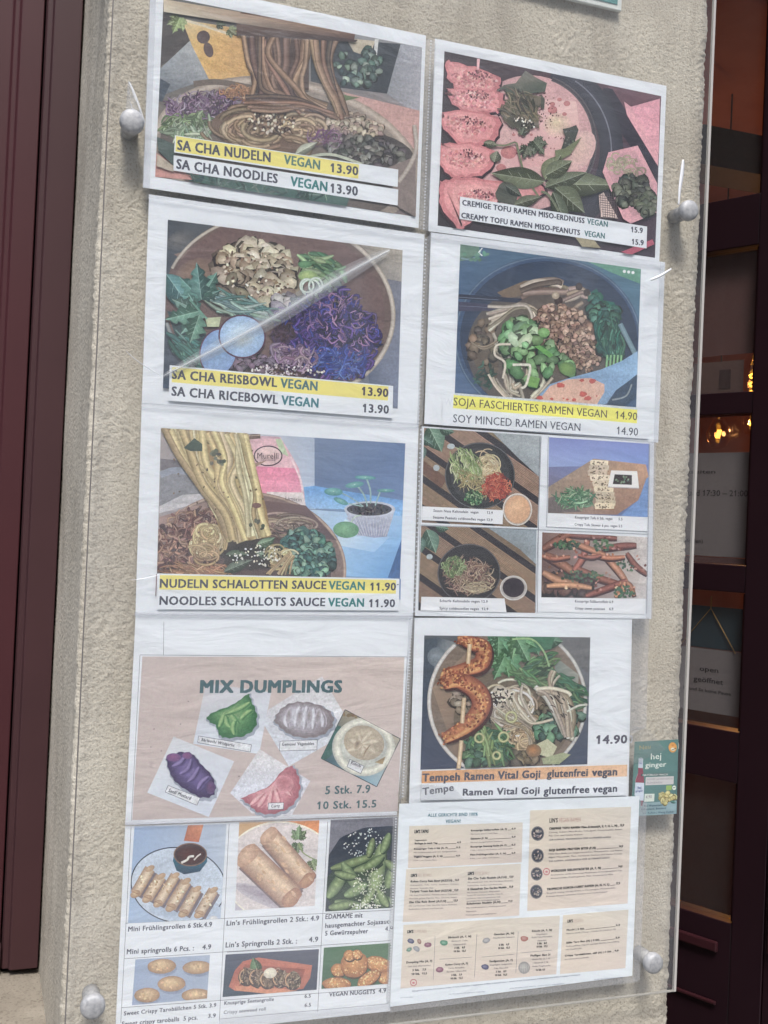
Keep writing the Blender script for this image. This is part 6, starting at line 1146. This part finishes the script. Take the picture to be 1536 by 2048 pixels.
col(640, 1526, [('Kokos Curry (A, F)', 200, 1), ('Curry, Kartoffeln,', 145, 0), ('Karotten, Süßkartoffeln', 175, 0), ('5 Stk.   7,9', 92, 1), ('10 Stk.  15,5', 106, 1)], 16, 31); col(1038, 1496, [('Senfgemüse (A, F)', 208, 1), ('Eingelegtes Senfgemüse,', 200, 0), ('Tofu, Pilznudeln', 130, 0), ('5 Stk.   8,9', 92, 1), ('10 Stk.  16,5', 106, 1)], 16, 31)
item(266, 441, 678, 430, 'Beilage je nach Tag', '4,9', (), 13); T.text('Tagessuppe', 264, 412, 372, 408, 13, k1, .02)
item(260, 490, 672, 476, 'Knuspriger Tofu 6 Stk (A, F)', '5,5', ('Mit Grillmarinade und Lin’s hausgemachter', 'Sojasauce'), 13, sh=12); item(258, 560, 668, 550, 'Vegane Nuggets (A, F, N)', '4,9', ('5 Stk. | mit Wasabi-Mayo',), 13)
item(770, 325, 1167, 308, 'Knusprige Süßkartoffeln (A, F)', '6,9', ('Mit Curry Sauce | Chili-Mayo',), 13); item(768, 398, 1166, 382, 'Edamame (F, N)', '4,9', ('Mit Lin’s hausgemachter Sojasauce',), 13); item(766, 470, 1166, 452, 'Knusprige Seetang Rolle (A, F)', '6,5', ('5 Stk. | frittiert mit Gemüse und Glasnudeln',), 13); item(762, 542, 1165, 526, 'Mini-Frühlingsrollen (A, F, N)', '4,9', ('6 Stk. | mit süßer Chili Sauce',), 13)
item(230, 782, 660, 770, 'Kokos Curry Reis Bowl (A,E,F,H)', '14,9', ('Kokosmilch,  Tofu,  Curry,  Basilikum,  Erdnuss,', 'Gemüse, Sojasoße, Reis'), 16, sh=12); item(224, 872, 654, 860, 'Teriyaki Traum Reis Bowl (A,E,F,N)', '15,9', ('Mit Soja-Frikadellen, Teriyaki-Sauce, Edamame,', 'Karotte, grüne Paprika, Reis, Zitrone, Sojaöl'), 16, sh=12); item(217, 968, 648, 953, 'Sha Cha Reis Bowl (A,F,H)', '13,9', ('Mit mariniertem Tofu, Sha-Cha-Sauce, Rotkraut,', 'Radieschen, Gurken und Petersilie'), 16, sh=12)
item(742, 757, 1147, 740, 'Sha Cha Tofu Nudeln (A,F,H)', '13,9', ('Mit mariniertem Tofu, Sha-Cha-Sauce, Rotkraut,', 'Radieschen, Gurken und Petersilie'), 16, sh=12); item(738, 852, 1145, 830, 'G Glutenfreie Zoo Garden Nudeln', '15,9', ('Mit frischen Gemüsen, Pilzauswahl,', 'Sesam-Öl, marinierte Nudeln, Chili-Öl', 'pochierter Salat und gewürztes Tofu', 'AUF WUNSCH MIT GLUTENFREIEN NUDELN'), 16, sh=11, lead=26); item(730, 982, 1138, 958, 'Schalotten Nudeln (A,N)', '11,9', ('Mit Schalottensauce, Frühlingszwiebel,', 'Sojasauce,', 'Frühlingslauch und Sesamsamen'), 16, sh=12, lead=32)
T.text('Allergene: A Getreide, B Krebstiere, C Eier, D Fisch, E Erdnüsse, F Sojabohnen, G Milch, H Schalenfrüchte, L Sellerie, M Senf, N Sesamsamen, O Schwefeldioxid & Sulfite, P Lupinen, R Weichtiere', 242, 1760, 1745, 1612, 11, (84, 96, 128), 0.01); T.text('Für Takeaway (nur 0,50 Aufpreis pro Verpackung)', 578, 1786, 890, 1762, 9, (96, 108, 140), 0); T.text('Alle Preise inkl. MwSt. und in Euro angegeben', 1115, 1735, 1600, 1690, 9, (96, 108, 140), 0); T.text('Lin’s Küche Wien', 135, 1818, 250, 1812, 9, (96, 108, 140), 0); T.text('Speisekarte Stand Herbst, Änderungen vorbehalten', 1870, 1655, 2130, 1632, 9, (96, 108, 140), 0)
S.done('text_boxes'); S.finish(None); grid_sheet('plastic_sleeve', vq([(120, 30), (2345, 0), (2278, 1660), (30, 1945)], *v1), -0.0219, S.e, M_SLEEVE, 0.0003, seed=91)
for q in ([(2280, 60), (2342, 55), (2280, 1655), (2215, 1655)], [(48, 1900), (2212, 1622), (2270, 1672), (45, 1945)]): grid_sheet('sleeve_seam', vq(q, *v1), -0.0199, S.e, M_SEAM, 0.0002, 6, 20, 5)

# ---- 11: ginger drink flyer
vl = (1240, 1440, 9.306)
q = vq([(272, 405), (1088, 360), (1052, 1740), (205, 1790)], *vl); b = at((q[2][0]+q[3][0])/2, (q[2][1]+q[3][1])/2, -0.0185)
FL = empty('drink_flyer', tuple(b), 'small dark green ginger drink flyer taped beside the menu card', 'flyer')
P = Painter(-0.0185); P.view(*vl); P.quad([(272, 405), (1088, 360), (1052, 1740), (205, 1790)], [(90, 124, 122), (84, 120, 122), (80, 114, 120), (84, 120, 124)], 3); P.quad([(215, 1560), (1055, 1500), (1052, 1745), (205, 1795)], [(128, 152, 160), (134, 160, 176), (130, 156, 170), (128, 152, 160)], 2)
P.blob(980, 510, 76, 95, (222, 160, 84), (214, 146, 66), n=26); P.blob(985, 545, 44, 32, (226, 222, 206), (206, 200, 180)); P.line([(960, 560), (1010, 540), (1045, 520)], 12, (60, 60, 56)); P.blob(980, 470, 26, 20, (200, 130, 60))
P.poly([(345, 720), (428, 720), (425, 900), (440, 1050), (450, 1170), (285, 1160), (300, 1080), (335, 990), (340, 900)], [(176, 186, 206)]*2+[(138, 66, 88)]*7); P.poly([(348, 715), (430, 715), (426, 895), (340, 890)], (178, 188, 206)); P.poly([(285, 1165), (450, 1170), (440, 1500), (380, 1500), (270, 1400)], (190, 200, 220)); P.poly([(360, 690), (410, 690), (412, 715), (358, 715)], (120, 140, 150)); P.poly([(385, 1500), (440, 1500), (420, 1600), (385, 1600)], (120, 60, 80)); P.line([(335, 1000), (300, 1090), (288, 1160)], 7, (176, 130, 146))
P.poly([(480, 1065), (1000, 1045), (997, 1195), (472, 1215)], (190, 190, 198)); P.poly([(460, 1375), (642, 1372), (635, 1515), (448, 1522)], (196, 206, 206)); P.poly([(860, 1220), (965, 1215), (960, 1305), (856, 1308)], (134, 170, 90)); P.blob(1008, 1262, 36, 42, (206, 216, 214), n=20); P.line([(985, 1262), (1030, 1258)], 14, (66, 90, 96))
P.chunks([(750, 1440), (790, 1350), (890, 1350), (960, 1410), (1040, 1430), (990, 1480), (900, 1490), (850, 1550), (780, 1540)], 50, 44, [(212, 200, 130), (226, 216, 156), (190, 176, 106)], .8, .8); P.leaf(930, 1510, 120, 56, .3, (60, 120, 120)); P.poly([(395, 1005), (885, 990), (884, 1035), (394, 1045)], (60, 84, 92)); P.build('flyer_print', FL)
T = Letters(-0.0187); T.view(*vl); w_ = (214, 222, 224)
T.text('hej', 575, 735, 765, 722, 110, w_, 0.004); T.text('ginger', 470, 885, 860, 865, 92, w_, 0.004); T.text('NATÜRLICH WACH', 425, 1043, 885, 1030, 34, w_, .01); T.text('INGWER LACHEN LEMON', 500, 1125, 975, 1108, 36, (140, 140, 150), 0); T.text('ELIXIEREN', 500, 1185, 780, 1178, 34, (140, 140, 150), 0); T.text('4,90', 480, 1462, 590, 1455, 60, (110, 100, 120), 0); T.text('Neu', 365, 560, 570, 530, 80, (160, 150, 96), 0); T.text('hej', 330, 1285, 395, 1282, 52, (70, 84, 140), .01); T.text('ginger', 288, 1340, 425, 1332, 36, (70, 84, 140), .01); T.text('hej', 362, 815, 405, 812, 24, (90, 100, 150), .01)
T.text('Bio Wasserkefir', 450, 1615, 800, 1597, 34, (52, 86, 110), .01); T.text('Erfrischend, Belebend', 400, 1680, 855, 1655, 34, (52, 86, 110), .01); T.text('Viel Koffein | Wenig Zucker', 420, 1752, 1000, 1722, 34, (52, 86, 110), .01); T.build('lettering', FL)

# perforated sleeve strips between the two columns
def strip(q, y, label, n, dots=True, dx=0.5):
    e = empty('perforated_strip', tuple(at((q[2][0]+q[3][0])/2, (q[2][1]+q[3][1])/2, y)), label, 'plastic strip', 'perforated binder strips of the sleeves'); grid_sheet('film', q, y, e, M_SEAM, 0.0003, 4, 40, 8)
    V = []; F = []
    for i in range(n):
        t = (i+.5)/n; a = (q[0][0]+(q[3][0]-q[0][0])*t, q[0][1]+(q[3][1]-q[0][1])*t); b_ = (q[1][0]+(q[2][0]-q[1][0])*t, q[1][1]+(q[2][1]-q[1][1])*t); c = (a[0]+(b_[0]-a[0])*dx, a[1]+(b_[1]-a[1])*dx); k = len(V)
        for p in ((-1.3, -1.3), (1.3, -1.3), (1.3, 1.3), (-1.3, 1.3)): V.append(at(c[0]+p[0], c[1]+p[1], y-.0006))
        F.append((k, k+1, k+2, k+3))
    mesh_obj('perforations', V, F, M_HOLE, e, kind='stuff')
strip([(852, 78), (872, 80), (857, 462), (838, 458)], -0.0190, 'perforated clear strip between the two top menu sheets', 62)
strip([(848, 478), (862, 470), (845, 850), (834, 850)], -0.0190, 'perforated clear strip between the second row menu sheets', 50, dx=.3)
strip([(838, 855), (846, 855), (830, 1228), (826, 1228)], -0.0190, 'thin clear strip between the third row menu sheets', 40)
strip([(818, 1236), (830, 1236), (812, 1592), (798, 1600)], -0.0190, 'perforated clear strip between dumpling and tempeh menu sheets', 60)
strip([(786, 1636), (798, 1634), (782, 2000), (772, 2004)], -0.0196, 'perforated clear strip between snack sheet and white menu card', 66)

# loose tape ends; white slivers are tape glare put into the film colour
M_SLIV = mat('tape_glare_white', (0.72, 0.73, 0.74), 0.3)
def sliver(pts, w0, w1, label, y=-0.034, mm=None, name='tape_end', th=0.0009):
    e = empty(name, tuple(at(pts[-1][0], pts[-1][1], y)), label, 'tape'); o = scratch(pts, w0, w1, e, 'film', mm or M_SLIV, y); so = o.modifiers.new('thick', 'SOLIDIFY'); so.thickness = th
sliver([(1366, 320), (1363, 350), (1359, 380), (1357, 410)], 9, 3, 'thin white glare of a tape end above the right upper bolt, built as a strip'); sliver([(1301, 560), (1320, 552), (1342, 538)], 6, 3, 'short tape end right of the soy mince sheet, its glare in the white colour')
e = crumple('tape_flap', [(256, 165), (262, 164), (290, 248), (250, 238)], -0.030, 'pointed clear tape flap over the upper left bolt', 6, 0.002, 9, clear_mat('tape_flap_film', 0.16, 0.08, 0.2)); scratch([(257, 162), (272, 195), (290, 246)], 5, 3, e, 'fold', M_SCR, -0.034)
